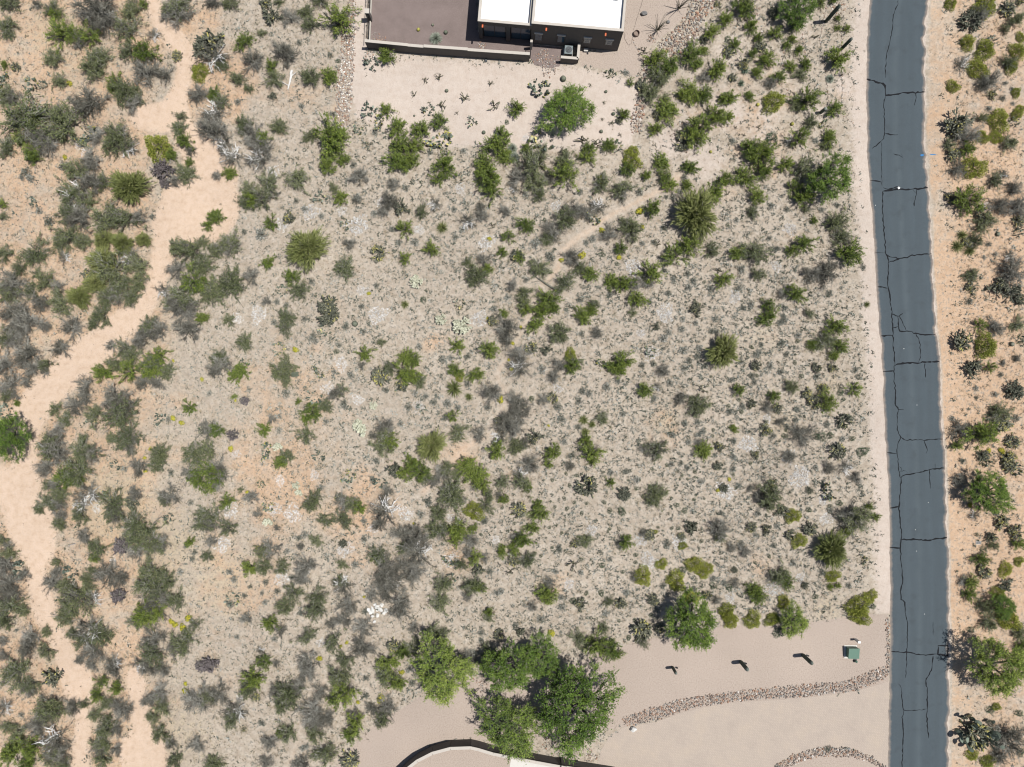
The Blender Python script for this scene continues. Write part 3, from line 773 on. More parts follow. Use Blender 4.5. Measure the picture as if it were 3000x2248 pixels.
def flowers(seed, c, n, size, lift=.03):
    rng = np.random.default_rng(seed)
    order = np.argsort(-(c[:, 2] + .25 * rng.uniform(size=len(c))))[:n]
    q = c[order] * 1.03 + [0, 0, lift]
    g = Geo()
    k = 6; a = np.linspace(0, 2 * np.pi, k, endpoint=False)
    nrm = norm(q + rng.normal(size=q.shape) * .25 + [0, 0, .5])
    u = perp(nrm, rng); w = np.cross(nrm, u)
    s = size * rng.uniform(.7, 1.3, len(q))
    ring = q[:, None] + (u[:, None] * np.cos(a)[None, :, None] + w[:, None] * np.sin(a)[None, :, None]) * s[:, None, None]
    V = np.concatenate([q[:, None] - nrm[:, None] * (s * .25)[:, None, None], ring], 1)
    F = np.stack([np.zeros(k, int), np.arange(k) + 1, (np.arange(k) + 1) % k + 1], 1)
    g.add(V.reshape(-1, 3), (F[None] + (np.arange(len(q)) * (k + 1))[:, None, None]).reshape(-1, 3), np.repeat(rng.uniform(.1, .9, len(q)), k))
    return g

def cholla(seed, trunks=7, levels=3, jl=.24, jr=.048, kids=(2, 3), Ht=1.0, up=.35, tone=(.5, .2), sides=6, spread=.8, sub=None):
    """branching jointed cactus"""
    rng = np.random.default_rng(seed)
    A, B, T = [], [], []
    front = []
    for k in range(trunks):
        az = 2 * np.pi * (k + rng.uniform(-.4, .4)) / trunks
        til = rng.uniform(.25, 1.05)
        d = np.array([math.sin(til) * math.cos(az), math.sin(til) * math.sin(az), math.cos(til) * Ht])
        p = np.array([rng.normal() * .08, rng.normal() * .08, -.02])
        front.append((p, d / np.linalg.norm(d), jl * rng.uniform(1.2, 1.9)))
    for lv in range(levels + 1):
        nxt = []
        for p, d, l in front:
            e = p + d * l
            e[2] = max(e[2], .06)
            A.append(p); B.append(e); T.append(np.clip(rng.normal(tone[0] + .12 * (lv - 1.5), tone[1]), 0, 1))
            if lv < levels:
                for _ in range(rng.integers(kids[0], kids[1] + 1)):
                    nd = d + rng.normal(size=3) * spread + np.array([0, 0, up])
                    nd[:2] += e[:2] * .35
                    nd /= np.linalg.norm(nd)
                    if np.hypot(e[0], e[1]) > .92: nd[:2] *= .2
                    nxt.append((p + (e - p) * rng.uniform(.75, 1), nd, jl * rng.uniform(.7, 1.2)))
        front = nxt
    A, B = np.array(A), np.array(B)
    m = max(np.hypot(B[:, 0], B[:, 1]).max(), .01)
    A[:, :2] /= m; B[:, :2] /= m
    g = Geo(); capsules(g, A, B, jr * rng.uniform(.8, 1.2, len(A)), np.array(T), sides)
    return g

def pads(seed, n=34, size=.17, Ht=.75, tone=(.5, .2), fruit=0):
    """prickly pear: chains of flat oval pads; returns (pads, fruit)"""
    rng = np.random.default_rng(seed)
    g, fr = Geo(), Geo()
    chains = []
    for k in range(max(4, n // 3)):
        az = rng.uniform(0, 6.28); r = .8 * math.sqrt(rng.uniform(0, 1))
        chains.append((np.array([r * math.cos(az), r * math.sin(az), 0.0]), az + rng.normal() * .8))
    a = np.linspace(0, 2 * np.pi, 10, endpoint=False)
    k = 0
    while k < n:
        c0, az = chains[rng.integers(len(chains))]
        yaw = rng.uniform(0, np.pi)
        lean = rng.normal(0, .5)
        up = np.array([math.cos(az) * .5 + rng.normal() * .25, math.sin(az) * .5 + rng.normal() * .25, .8]); up /= np.linalg.norm(up)
        if c0[2] > Ht * .7: up[2] *= .3; up /= np.linalg.norm(up)
        ref = np.array([math.cos(yaw), math.sin(yaw), .2])
        nrm = np.cross(up, ref); nrm /= np.linalg.norm(nrm); w = np.cross(nrm, up)
        s = size * rng.uniform(.75, 1.25); th = s * .11
        ring = up * ((1 - np.cos(a)) * s * .62)[:, None] + w * (np.sin(a) * s * .5 * (1.12 - .22 * np.cos(a)))[:, None]
        c = c0 + up * s * .62
        V = np.concatenate([c0 + ring * 1.0, (c + nrm * th)[None], (c - nrm * th)[None]])
        F = [(i, (i + 1) % 10, 10) for i in range(10)] + [((i + 1) % 10, i, 11) for i in range(10)]
        g.add(V, F, float(np.clip(rng.normal(tone[0], tone[1]), 0, .93)))
        tip = c0 + up * s * 1.2
        if np.hypot(tip[0], tip[1]) < .95 and tip[2] < Ht:
            chains.append((tip, math.atan2(tip[1], tip[0]) + rng.normal() * .7))
        if fruit and rng.uniform() < fruit:
            for _ in range(3):
                t = rng.uniform(-1, 1); b = c0 + up * s * (1.1 + .12 * (1 - t * t)) + w * s * .35 * t
                capsules(fr, b[None], (b + up * .05 + rng.normal(size=3) * .01)[None], .026, rng.uniform(.2, .9), 5)
        k += 1
    return g, fr

def litter(seed, n=110, mat_tone=(.6, .25), L=.2, R=.013, Ht=.14):
    """bleached cactus skeletons lying about"""
    rng = np.random.default_rng(seed)
    az = rng.uniform(0, 6.28, n); r = np.sqrt(rng.uniform(0, 1, n)) * lobes(rng, az)
    c = np.stack([r * np.cos(az), r * np.sin(az), rng.uniform(.02, Ht, n) * (1.2 - r)], 1); c[:, 2] = np.maximum(c[:, 2], .02)
    d = rng.normal(size=(n, 3)); d[:, 2] *= .22; d = norm(d)
    l = L * rng.uniform(.4, 1.4, n)[:, None]
    g = Geo(); p0 = c - d * l * .5; p1 = c + d * l * .5
    p0[:, 2] = np.maximum(p0[:, 2], .008); p1[:, 2] = np.maximum(p1[:, 2], .008)
    tubes(g, p0, p1, R * rng.uniform(.6, 1.6, n), R * rng.uniform(.4, 1.2, n), 4, np.clip(rng.normal(mat_tone[0], mat_tone[1], n), 0, 1))
    return g

def rosette(seed, n=44, L=1.0, W=.085, lo=5, hi=88, curl=.15, tone=(.5, .2), fold=.3):
    """agave / yucca: tapering blades from one heart"""
    rng = np.random.default_rng(seed)
    g = Geo()
    az = np.arange(n) * 2.399 + rng.normal(size=n) * .1
    ph = np.radians(lo + (hi - lo) * (np.arange(n) / n) ** .8)
    ll = L * rng.uniform(.8, 1.05, n)
    T = np.linspace(0, 1, 5); Wd = np.array([.55, 1.0, .8, .45, .03])
    hd = np.stack([np.cos(az), np.sin(az), np.zeros(n)], 1); sd_ = np.stack([-np.sin(az), np.cos(az), np.zeros(n)], 1)
    rows = []
    for t, w in zip(T, Wd):
        pos = hd * (ll * t * np.sin(ph + curl * t))[:, None] + np.array([0, 0, 1.0]) * (ll * t * np.cos(ph + curl * t) + .06)[:, None]
        pos[:, 2] = np.maximum(pos[:, 2], .02)
        upv = np.cross(hd * np.sin(ph)[:, None] + np.array([0, 0, 1]) * np.cos(ph)[:, None], sd_)
        rows += [pos + sd_ * W * w * .5 - upv * 0, pos - upv * W * w * fold, pos - sd_ * W * w * .5]
    V = np.stack(rows, 1)
    F = []
    for k in range(4):
        for s in (0, 1): F.append((k * 3 + s, k * 3 + s + 1, k * 3 + s + 4, k * 3 + s + 3))
    F = np.array(F)
    g.add(V.reshape(-1, 3), (F[None] + (np.arange(n) * 15)[:, None, None]).reshape(-1, 4), np.repeat(np.clip(rng.normal(tone[0], tone[1], n), 0, 1), 8))
    return g

def ocotillo(seed, n=17):
    rng = np.random.default_rng(seed)
    az = rng.uniform(0, 6.28, n); r = rng.uniform(.45, 1.0, n)
    tip = np.stack([r * np.cos(az), r * np.sin(az), rng.uniform(1.5, 2.0, n) - .5 * r], 1)
    K = 7; t = np.linspace(0, 1, K)[None, :, None]
    mid = tip * .5; mid[:, 2] += .3
    p = 2 * mid[:, None] * t * (1 - t) + tip[:, None] * t ** 2 + rng.normal(size=(n, K, 3)) * .015 * t
    p[:, 0, 2] = -.02
    g = Geo(); tube_paths(g, p, .026, .012, rng.uniform(0, 1, n), 5)
    return g

def ribbed(h, r, ribs=16, rings=11, top=.35, depth=.13, tone_top=.3, seed=0, spine=False):
    """saguaro column or barrel: pleated body with a rounded crown"""
    rng = np.random.default_rng(seed)
    n = ribs * 2
    a = np.linspace(0, 2 * np.pi, n, endpoint=False); pl = np.where(np.arange(n) % 2 == 0, 1.0, 1 - depth)
    V, prof = [], []
    for k in range(rings):
        t = k / (rings - 1)
        z = h * t
        if t < .12: rr = r * (.82 + .18 * t / .12)
        elif t < 1 - top: rr = r
        else:
            u = (t - (1 - top)) / top
            rr = r * math.sqrt(max(1 - u * u * .985, .004))
        prof.append((z, rr))
    for z, rr in prof:
        V += [(rr * p * math.cos(q), rr * p * math.sin(q), z) for p, q in zip(pl, a)]
    V.append((0, 0, h * 1.005))
    F, T = [], []
    for k in range(rings - 1):
        for i in range(n):
            F.append((k * n + i, k * n + (i + 1) % n, (k + 1) * n + (i + 1) % n, (k + 1) * n + i))
            T.append(.42 + rng.normal() * .06 + (tone_top if k > rings - 4 else 0))
    g = Geo(); g.add(V, F, np.clip(T, 0, 1))
    b = len(V) - 1 - n
    g.f.append(np.array([(b + i, b + (i + 1) % n, b + n) for i in range(n)])); g.t.append(np.full(n, .75))
    return g

def tree(seed, Ht=1.7, clumps=95, per=85, L=.075, W=.024, limbs=8, tone=(.5, .2), droop=.1, base_z=.45, holes=.22):
    """desert tree of unit crown radius: trunk + limbs, crown of leafy sprays; returns (trunk, limbs, crown)"""
    rng = np.random.default_rng(seed)
    tr, li, cr = Geo(), Geo(), Geo()
    K = 5; t = np.linspace(0, 1, K)
    lean = rng.normal(size=2) * .08
    tp = np.stack([lean[0] * t, lean[1] * t, -.03 + (base_z + .06) * t], 1)[None]
    tube_paths(tr, tp, .075, .055, .4, 8)
    fork = tp[0, -1]
    # crown: sprays spread through an uneven shell
    az = rng.uniform(0, 6.28, clumps); el = np.arcsin(rng.uniform(-.12, 1, clumps))
    rr = lobes(rng, az) * rng.uniform(.45, 1.0, clumps) ** .6
    c = np.stack([rr * np.cos(el) * np.cos(az), rr * np.cos(el) * np.sin(az), base_z + .25 + (Ht - base_z - .3) * np.clip(np.sin(el), -.1, 1) * rng.uniform(.7, 1.0, clumps)], 1)
    la = np.arange(limbs) * 2 * np.pi / limbs + rng.normal(size=limbs) * .3
    tips = np.stack([.62 * np.cos(la), .62 * np.sin(la), np.full(limbs, Ht * .66) * rng.uniform(.75, 1.1, limbs)], 1)
    u = np.linspace(0, 1, 6)[None, :, None]
    mid = (fork + tips) * .5; mid[:, :2] *= 1.1; mid[:, 2] -= .05
    lp = fork * (1 - u) ** 2 + 2 * mid[:, None] * u * (1 - u) + tips[:, None] * u ** 2 + rng.normal(size=(limbs, 6, 3)) * .02 * u
    tube_paths(li, lp, .045, .014, rng.uniform(.2, .7, limbs), 6)
    # branchlets from limbs to sprays
    j = np.argmin(np.linalg.norm(c[:, None] - tips[None], axis=2) + rng.uniform(0, .25, (clumps, limbs)), 1)
    b, d = along(lp, j, rng.uniform(.45, 1, clumps))
    tubes(li, b, c, .011, .004, 3, rng.uniform(.2, .8, clumps))
    # each spray: a handful of fronds fanning outward, leaflets along them
    nf = 7; pl = max(4, per // nf)
    outd = norm(c - [0, 0, base_z * .8])
    fi = np.repeat(np.arange(clumps), nf)
    fd = norm(outd[fi] * .55 + rng.normal(size=(len(fi), 3)) * [.75, .75, .4] - [0, 0, droop])
    fl = rng.uniform(.12, .27, len(fi))
    q0 = c[fi] - fd * .03; q1 = c[fi] + fd * fl[:, None] - np.array([0, 0, 1]) * (droop * fl)[:, None] * .6
    tubes(li, q0, q1, .004, .002, 3, .5)
    li_ = np.repeat(np.arange(len(fi)), pl)
    u = rng.uniform(0, 1.05, len(li_))[:, None]
    q = q0[li_] * (1 - u) + q1[li_] * u + rng.normal(size=(len(li_), 3)) * [.022, .022, .014]
    dd = norm(fd[li_] + rng.normal(size=q.shape) * .55)
    ct = rng.normal(size=clumps) * tone[1] * .8
    tn = np.clip(tone[0] + ct[fi][li_] + rng.normal(size=len(q)) * tone[1] * .45, 0, 1)
    k = q[:, 2] > .12
    leaves(cr, q[k], dd[k], L * rng.uniform(.6, 1.3, k.sum()), W * rng.uniform(.7, 1.3, k.sum()), rng, tn[k], .5)
    return tr, li, cr

def rock(seed, sub=1, flat=.65):
    rng = np.random.default_rng(seed)
    import bmesh
    bm = bmesh.new(); bmesh.ops.create_icosphere(bm, subdivisions=sub, radius=1)
    V = np.array([v.co for v in bm.verts]); F = np.array([[v.index for v in f.verts] for f in bm.faces]); bm.free()
    V *= 1 + rng.normal(size=(len(V), 1)) * .13
    V *= [1, rng.uniform(.6, .95), flat]
    return V, F

# prototypes: kind -> list of variants, each a list of (part name, mesh)
PROTO = {}
def reg(kind, parts):
    PROTO.setdefault(kind, []).append([(nm, g.mesh(kind + '_' + nm, M[mt])) for nm, g, mt in parts if g.n])

vr = np.random.default_rng(12)
for s in range(12):
    f, st = shrub(100 + s, int(vr.integers(26, 46)), 11, 13, .082, .026, vr.uniform(.85, 1.2), vr.uniform(.5, .85), vr.uniform(.2, .34), tone=(vr.uniform(.36, .60), .26), bare_frac=vr.uniform(0, .22)); reg('c', [('foliage', f, 'creosote'), ('stems', st, 'bark')])
for s in range(12):
    f, st = shrub(200 + s, int(vr.integers(28, 46)), 11, 12, .072, .023, vr.uniform(.7, 1.0), vr.uniform(.65, .95), .22, stem=.02, tone=(vr.uniform(.36, .62), .27), hi=86, bare_frac=vr.uniform(.1, .42), wob=.07); reg('g', [('foliage', f, 'mesquite'), ('stems', st, 'deadtwig')])
for s in range(6):
    reg('d', [('twigs', brush(300 + s), 'deadtwig')])
for s in range(1):
    reg('d', [('twigs', brush(330 + s, 16, 10, 4), 'deadtwig'), ('branches', snag(340 + s), 'bleached')])
for s in range(4):
    f, st = broom(400 + s); reg('v', [('foliage', f, 'broom'), ('stems', st, 'bark')])
for s in range(5):
    reg('b', [('joints', cholla(500 + s, 11, 3, .20, .040, (2, 3), .9, .32, (.45, .22)), 'staghorn')])
for s in range(4):
    reg('w', [('joints', cholla(520 + s, 9, 3, .20, .078, (2, 3), 1.2, .42, (.62, .2), spread=.7), 'teddy')])
for s in range(5):
    reg('k', [('joints', cholla(540 + s, 5, 2, .38, .060, (1, 2), .8, .25, (.5, .25)), 'stick')])
for s in range(5):
    a, fr = pads(560 + s, 90, .20, .75, (.5, .25), .25 if s in (1, 3) else 0); reg('p', [('pads', a, 'pear'), ('fruit', fr, 'flower')])
for s in range(3):
    a = cholla(580 + s, 13, 3, .19, .042, (2, 3), .9, .3, (.5, .25)); f2 = brush(585 + s, 10, 6, 3); reg('r', [('joints', a, 'purplepear'), ('twigs', f2, 'deadtwig')])
for s in range(5):
    reg('x', [('sticks', litter(600 + s, 240, (.55, .3), .2, .015), 'bleached')])
for s in range(4):
    g, st, c = dome(620 + s, 300, .26, .10, .7, (.4, .2)); fl = flowers(625 + s, c, 120, .085); reg('y', [('foliage', g, 'brittle'), ('stems', st, 'bark'), ('flowers', fl, 'flower')])
for s in range(5):
    g, st, c = dome(640 + s, 2800, .105, .042, .8, (.5, .24), .55); reg('q', [('foliage', g, 'brittle'), ('stems', st, 'bark')])
for s in range(5):
    g, st, c = dome(660 + s, 260, .26, .08, .7, (.5, .25), .35); reg('n', [('foliage', g, 'bursage'), ('stems', st, 'deadtwig')])
for s in range(4):
    g, st, c = dome(680 + s, 420, .2, .07, .8, (.5, .2), .6); reg('z', [('foliage', g, 'greendome'), ('stems', st, 'bark')])
for s in range(3):
    reg('a', [('blades', rosette(700 + s, 70, 1, .075, 5, 95, .25, (.5, .22)), 'yucca')])
    reg('A', [('blades', rosette(710 + s, 34, 1, .17, 12, 80, .1, (.5, .15)), 'agave')])
reg('S', [('blades', rosette(720, 320, 1, .05, 4, 92, .1, (.5, .2)), 'spoon')])
for s in range(3): reg('o', [('wands', ocotillo(730 + s), 'ocotillo')])
reg('l', [('body', ribbed(1.5, 1, 13, 9, .6, .16, .15, 1), 'barrel')])
reg('L', [('body', ribbed(1.5, 1, 13, 9, .6, .16, .15, 2), 'ybarrel')])
for s in range(4):
    tr, li, cr = tree(800 + s, 1.45, 170, 100, .052, .021, 9, (.5, .26)); reg('t', [('trunk', tr, 'bark'), ('limbs', li, 'bark'), ('crown', cr, 'mesquite_tree')])
for s in range(3):
    tr, li, cr = tree(820 + s, 1.4, 160, 100, .060, .018, 9, (.5, .28), .25); reg('T', [('trunk', tr, 'bark'), ('limbs', li, 'bark'), ('crown', cr, 'palo_verde')])

# ------------------------------------------------------------------ plant survey: kind, x, y, radius on each plan tile
KINDS = {  # name, category, words, crown height / radius, height of what is seen
 'c': ('creosote_bush', 'bush', 'bright green feathery creosote bush', 1.0),
 'g': ('mesquite_shrub', 'shrub', 'dull grey-green thorny shrub', .85),
 'd': ('dead_brush', 'brush', 'leafless grey dead brush', .75),
 'v': ('broom_shrub', 'shrub', 'olive broom shrub with radiating wands', 1.15),
 'b': ('staghorn_cholla', 'cactus', 'dark branching staghorn cholla', .9),
 'w': ('teddy_bear_cholla', 'cactus', 'pale cream fuzzy cholla', .9),
 'k': ('stick_cholla', 'cactus', 'sparse stick-like cholla', .8),
 'p': ('prickly_pear', 'cactus', 'grey-green prickly pear clump', .6),
 'r': ('purple_cholla', 'cactus', 'dark purple cholla clump', .8),
 'x': ('cactus_skeleton', 'dead cactus', 'bleached white heap of dead cholla sticks', .1),
 'y': ('brittlebush', 'flowers', 'yellow flowering brittlebush', .7),
 'q': ('rounded_bush', 'bush', 'rounded yellow-green bush', .8),
 'n': ('bursage_shrub', 'shrub', 'low grey bursage clump', .6),
 'z': ('green_bursage', 'shrub', 'small dark green dome shrub', .7),
 'a': ('yucca_plant', 'yucca', 'spiky yucca rosette', .7),
 'A': ('agave_plant', 'agave', 'blue-green agave rosette', .7),
 'S': ('desert_spoon', 'yucca', 'pale silvery desert spoon rosette', .8),
 'o': ('ocotillo', 'ocotillo', 'spindly many-wanded ocotillo', 1.0),
 'l': ('barrel_cactus', 'cactus', 'small round barrel cactus', 1.2),
 'L': ('golden_barrel_cactus', 'cactus', 'golden yellow barrel cactus', 1.2),
 't': ('mesquite_tree', 'tree', 'dark green mesquite tree', 1.1),
 'T': ('palo_verde_tree', 'tree', 'yellow-green palo verde tree', 1.1)}
A_, B_ = 3.685, 2.115
SURVEY = [
(0, 0, A_, "g 11 2 11;d 40 5 5;g 56 10 9;c 60 17 8;g 7 29 11;d 105 12 21;d 112 23 13;g 143 5 12;g 142 14 10;c 155 4 7;g 190 6 18;d 195 15 19;d 180 16 10;c 65 37 15;c 80 38 12;c 99 38 12;d 85 44 8;g 60 64 10;g 107 62 11;g 101 75 13;c 6 70 5;b 17 72 6;g 137 33 14;d 165 38 10;c 157 56 14;g 140 56 10;d 160 78 15;d 178 80 12;b 190 60 8;g 65 88 8;y 75 90 3.6;c 125 88 9;c 120 97 5;g 135 98 14;g 150 105 10;d 145 112 12;p 33 92 9;p 46 92 5;p 4 88 9;g 5 102 10;d 15 105 10;d 97 110 17;g 30 128 24;c 35 132 10;g 68 135 20;d 62 122 8;d 48 150 17;c 35 162 10;c 22 148 9;p 95 145 11;d 105 146 10;g 128 152 15;d 130 142 8;d 138 160 10;g 192 138 12;g 195 125 9;c 200 152 12;q 170 160 15;d 205 163 8;g 8 160 10;x 85 157 5;x 93 163 6;q 215 78 11;b 217 50 14;d 215 100 15;n 75 107 4"),
(600, 0, A_, "g 28 3 9;d 10 2 8;b 66 3 8;b 72 16 12;d 92 18 10;g 110 14 10;g 115 27 11;c 145 22 18;g 80 2 7;g 125 0 10;b 8 45 18;d 8 62 14;g 18 70 8;c 43 46 11;g 62 36 6;d 85 58 15;d 52 66 13;c 72 72 8;g 76 85 12;b 73 104 5.5;g 115 85 12;c 135 83 10;g 36 86 7;g 47 95 6;c 9 101 8;g 18 110 8;d 12 120 12;d 10 140 22;d 20 152 14;g 43 134 11;d 50 145 14;c 64 150 9;g 80 136 10;d 60 160 14;c 135 150 20;c 148 146 9;g 115 146 9;p 180 70 8;c 197 62 10;p 177 119 9;p 187 132 9;p 165 140 6;c 197 120 8;c 208 138 12;c 210 158 12;p 176 157 4;n 135 60 4;z 144 66 3"),
(1200, 0, A_, "L 9.5 32 2;l 25 27 1.5;l 39 35 2.2;S 28 41 8;k 32 83 5;k 17 87 4;k 88 90 4;k 5 102 4;l 40 98 2;k 60 106 6;k 35 114 6;p 21 120 7;k 21 111 2.5;k 51 122 3;k 91 114 7;c 115 118 10;p 67 132 6;z 105 132 3;l 80 143 2;l 5 125 1.2;p 140 96 11;t 170 118 26;p 145 150 13;l 166 85 3.2;k 195 92 3;l 212 99 1.7;k 210 111 2.5;l 220 123 2;l 207 142 2;k 208 129 2.5;k 187 151 8;k 203 155 7;k 218 133 4;p 217 79 6;k 165 162 5;c 12 142 12;c 33 133 10;p 32 150 13;c 4 158 11;c 95 158 15;c 100 147 10;S 111 160 7;c 128 160 8;c 193 162 9;c 215 158 9;p 38 164 5;x 125 149 4"),
(1800, 0, A_, "o 70 8 13;o 47 31 13;b 112 4 5;c 140 8 13;b 145 11 8;t 200 6 21;a 198 25 14;b 172 14 8;c 120 22 9;c 105 36 10;b 98 42 7;c 147 30 9;z 123 43 5;c 130 50 8;b 124 56 8;c 155 42 6;b 158 50 8;c 173 36 9;c 165 65 11;b 140 68 8;A 141 75 7;b 128 84 6;A 137 90 5;c 155 79 7;c 45 65 12;c 58 72 14;c 82 60 13;c 97 56 6;c 90 70 7;c 110 74 12;d 97 84 8;g 47 85 14;b 30 92 8;g 38 100 12;c 80 97 14;c 97 103 10;b 91 105 6;g 55 108 8;c 123 105 10;z 119 105 6;c 147 104 6;q 172 110 13;c 207 108 14;g 196 112 9;c 177 84 8;d 170 90 8;g 200 82 9;c 205 70 7;c 193 42 5;c 200 55 6;k 216 40 5;c 108 127 13;c 122 127 8;c 57 122 14;b 47 124 7;c 45 140 9;c 92 138 14;c 87 150 14;b 75 155 10;b 72 145 7;c 10 125 8;b 5 130 5;c 17 89 5;k 31 55 6;z 171 150 9;L 155 113 2;L 192 134 2;k 131 138 3;k 156 138 4;k 140 146 3;k 123 156 3;c 147 160 12;c 160 163 10;c 198 150 11;d 190 153 7;g 212 133 10;q 20 163 7;p 3 158 6;L 104 164 1.8;k 6 146 3;c 186 50 6;c 190 72 7;c 149 59 6;k 189 56 3"),
(2400, 0, A_, "c 20 63 15;S 12 85 5.5;o 24 81 5;c 16 118 10;p 5 134 5;c 30 32 5;c 20 31 4;c 20 20 4;c 12 150 9;g 8 156 8;c 2 3 6;c 15 0 6;q 143 3 8;q 180 6 14;d 172 14 12;b 165 22 12;b 205 10 10;b 217 2 6;g 212 22 10;g 200 33 6;q 161 46 9;p 158 45 5;q 180 54 12;p 186 44 5;q 172 74 12;d 155 70 10;d 185 85 12;q 145 93 8;q 215 55 10;g 205 66 10;q 213 100 6;q 218 117 5;q 195 130 13;p 211 132 5;q 214 123 7;q 192 148 8;b 150 133 17;d 160 147 15;q 177 148 8;g 175 127 7;c 160 162 9;g 140 157 8;g 205 155 10;q 218 40 6;n 198 106 4;n 183 117 4;n 208 96 3;n 196 122 3;b 187 103 6;d 178 92 10;q 208 72 8;n 201 90 3;n 209 112 3"),
(0, 450, A_, "c 37 5 10;n 70 14 7;y 70 4 3;g 84 20 12;d 100 8 12;d 98 32 12;g 112 32 10;v 140 35 24;r 176 16 13;r 178 32 8;g 200 22 15;d 188 30 10;c 205 10 7;c 185 2 10;g 78 45 14;g 95 52 11;d 85 43 14;c 3 55 6;n 28 20 6;n 33 27 6;g 75 66 11;d 86 70 13;g 115 72 16;g 135 72 14;d 150 70 12;d 120 60 8;g 75 88 13;g 68 96 10;g 90 95 9;v 112 93 14;v 132 97 14;v 155 93 10;v 110 115 19;d 140 110 12;g 120 125 20;g 150 122 17;g 37 106 14;d 70 113 6;g 5 108 9;g 22 125 7;g 40 130 6;d 15 140 14;g 12 150 12;g 50 138 10;d 62 145 8;g 35 148 8;v 102 140 15;g 130 140 18;g 150 140 14;v 85 155 15;g 115 155 16;g 140 155 14;g 65 160 12;d 45 160 10;b 95 130 8;d 125 152 14;d 175 148 11;g 205 105 20;g 190 100 12;g 215 120 18;c 210 138 15;g 200 155 15;d 190 125 12;d 192 163 12;g 218 95 10;g 182 162 10;x 95 14 5;p 36 53 5;n 53 73 7;n 42 62 5;g 3 68 5"),
(600, 450, A_, "d 30 3 16;d 60 4 16;c 25 21 10;d 13 25 7;g 47 38 13;g 68 32 13;g 62 48 15;g 45 52 12;d 72 42 8;c 50 50 9;g 100 28 14;c 132 13 11;c 150 8 8;d 166 26 12;x 74 21 8;c 147 48 9;g 140 38 7;p 125 47 7;x 115 63 9;b 90 70 9;x 84 76 8;c 72 75 8;n 61 87 8;v 110 102 27;c 208 12 14;d 203 34 8;d 200 50 12;b 212 58 10;n 183 65 5;d 193 64 7;c 217 82 10;x 165 77 12;p 152 77 6;d 156 97 8;b 188 108 10;c 216 114 8;g 150 124 13;c 95 134 10;c 68 118 9;d 50 132 9;g 27 97 17;d 28 100 13;c 13 69 12;c 3 78 8;g 12 105 12;d 13 103 8;g 28 140 14;g 8 150 14;g 102 148 11;p 84 148 6;b 133 163 12;x 170 148 6;y 177 151 2.5;d 67 160 6;n 78 160 4;n 88 164 4;a 216 163 6;n 217 37 5;n 165 48 6;x 190 54 6;d 163 50 6;x 148 62 5;n 108 60 5"),
(1200, 450, A_, "c 2 8 11;c 38 15 15;c 30 27 9;c 82 12 13;c 78 22 9;c 85 28 17;c 90 40 12;c 105 5 10;S 113 4 8;g 130 15 17;g 140 5 13;d 118 25 13;d 113 38 6;g 135 30 13;c 168 25 16;g 168 10 15;d 150 25 10;y 207 29 6;g 207 33 12;c 192 3 10;k 165 1 6;g 140 45 9;d 27 54 9;g 14 62 9;d 62 73 10;d 77 67 9;d 76 58 6;a 35 80 9;c 24 104 9;g 62 117 6;c 107 90 8;c 125 78 11;d 102 62 8;d 178 60 14;g 170 70 14;d 190 64 10;d 155 83 13;g 148 92 9;p 199 70 8;d 205 57 10;x 158 57 6;x 83 96 9;y 86 92 3;b 117 110 9;c 119 112 7;c 100 107 7;g 72 133 15;c 85 125 6;d 80 115 8;w 6 138 8;g 140 124 12;d 175 112 11;y 164 115 3.2;y 186 110 5;y 208 83 4;d 215 87 10;g 168 140 14;c 196 131 9;g 185 125 9;c 217 140 9;d 110 142 8;g 125 152 10;c 150 158 13;z 15 158 4.5;p 54 162 6;g 200 163 8;g 125 163 10;z 208 109 4;n 191 96 4;n 198 92 5;x 55 38 6;p 53 27 5;k 89 78 5;z 146 72 3;n 57 82 5;n 135 97 7;x 10 82 6;n 6 96 6;n 152 112 7"),
(1800, 450, A_, "q 19 7 12;c 15 17 9;c 50 12 11;c 83 14 10;c 34 24 7;c 55 27 8;c 60 34 9;c 80 35 7;g 10 38 13;d 7 45 9;c 40 60 11;y 27 62 4.2;y 30 79 3;g 18 82 14;v 88 66 29;c 82 100 14;c 65 110 14;c 105 43 13;c 120 28 11;c 143 25 13;c 162 21 9;c 160 3 16;c 185 12 10;g 205 15 15;c 193 38 9;c 204 48 12;g 206 60 6;c 153 47 10;g 150 63 8;n 186 60 4;n 132 72 4;z 122 77 2.5;g 152 108 15;c 132 108 9;g 155 130 9;c 118 137 10;k 113 126 6;c 206 98 12;c 192 105 8;c 38 128 13;d 35 137 10;c 10 140 11;c 7 102 8;y 5 112 3.5;d 20 142 10;c 25 157 10;c 197 150 12;d 185 150 9;c 165 163 8;d 212 130 12;x 130 155 7;x 20 123 9;g 105 105 9;k 47 97 5;x 190 82 7;k 122 43 4;b 88 163 6;c 215 73 5;z 97 139 2.5;n 30 97 4;z 3 119 3;n 43 96 4;n 137 125 6;x 175 122 6;n 112 50 3;n 56 47 3;n 27 42 5;d 92 88 8"),
(2400, 450, A_, "t 14 25 24;g 20 75 16;g 25 93 12;c 32 108 15;d 10 130 15;a 52 163 5;z 23 159 1.6;b 145 2 9;q 168 15 14;d 150 17 10;c 162 50 17;b 143 48 7;b 176 64 10;d 195 58 12;g 190 30 9;a 155 88 8;a 150 100 9;a 163 105 8;b 160 96 7;g 168 95 9;g 180 75 12;d 215 60 14;b 216 72 8;l 193 87 2.5;n 183 98 4;n 190 109 4;d 210 130 19;d 205 110 8;b 195 145 12;b 210 150 12;g 165 132 9;b 165 145 8;b 218 157 8;n 162 160 5;d 198 22 6;d 210 37 9;x 180 58 6;p 215 85 5;n 24 145 2.5;n 178 112 3"),
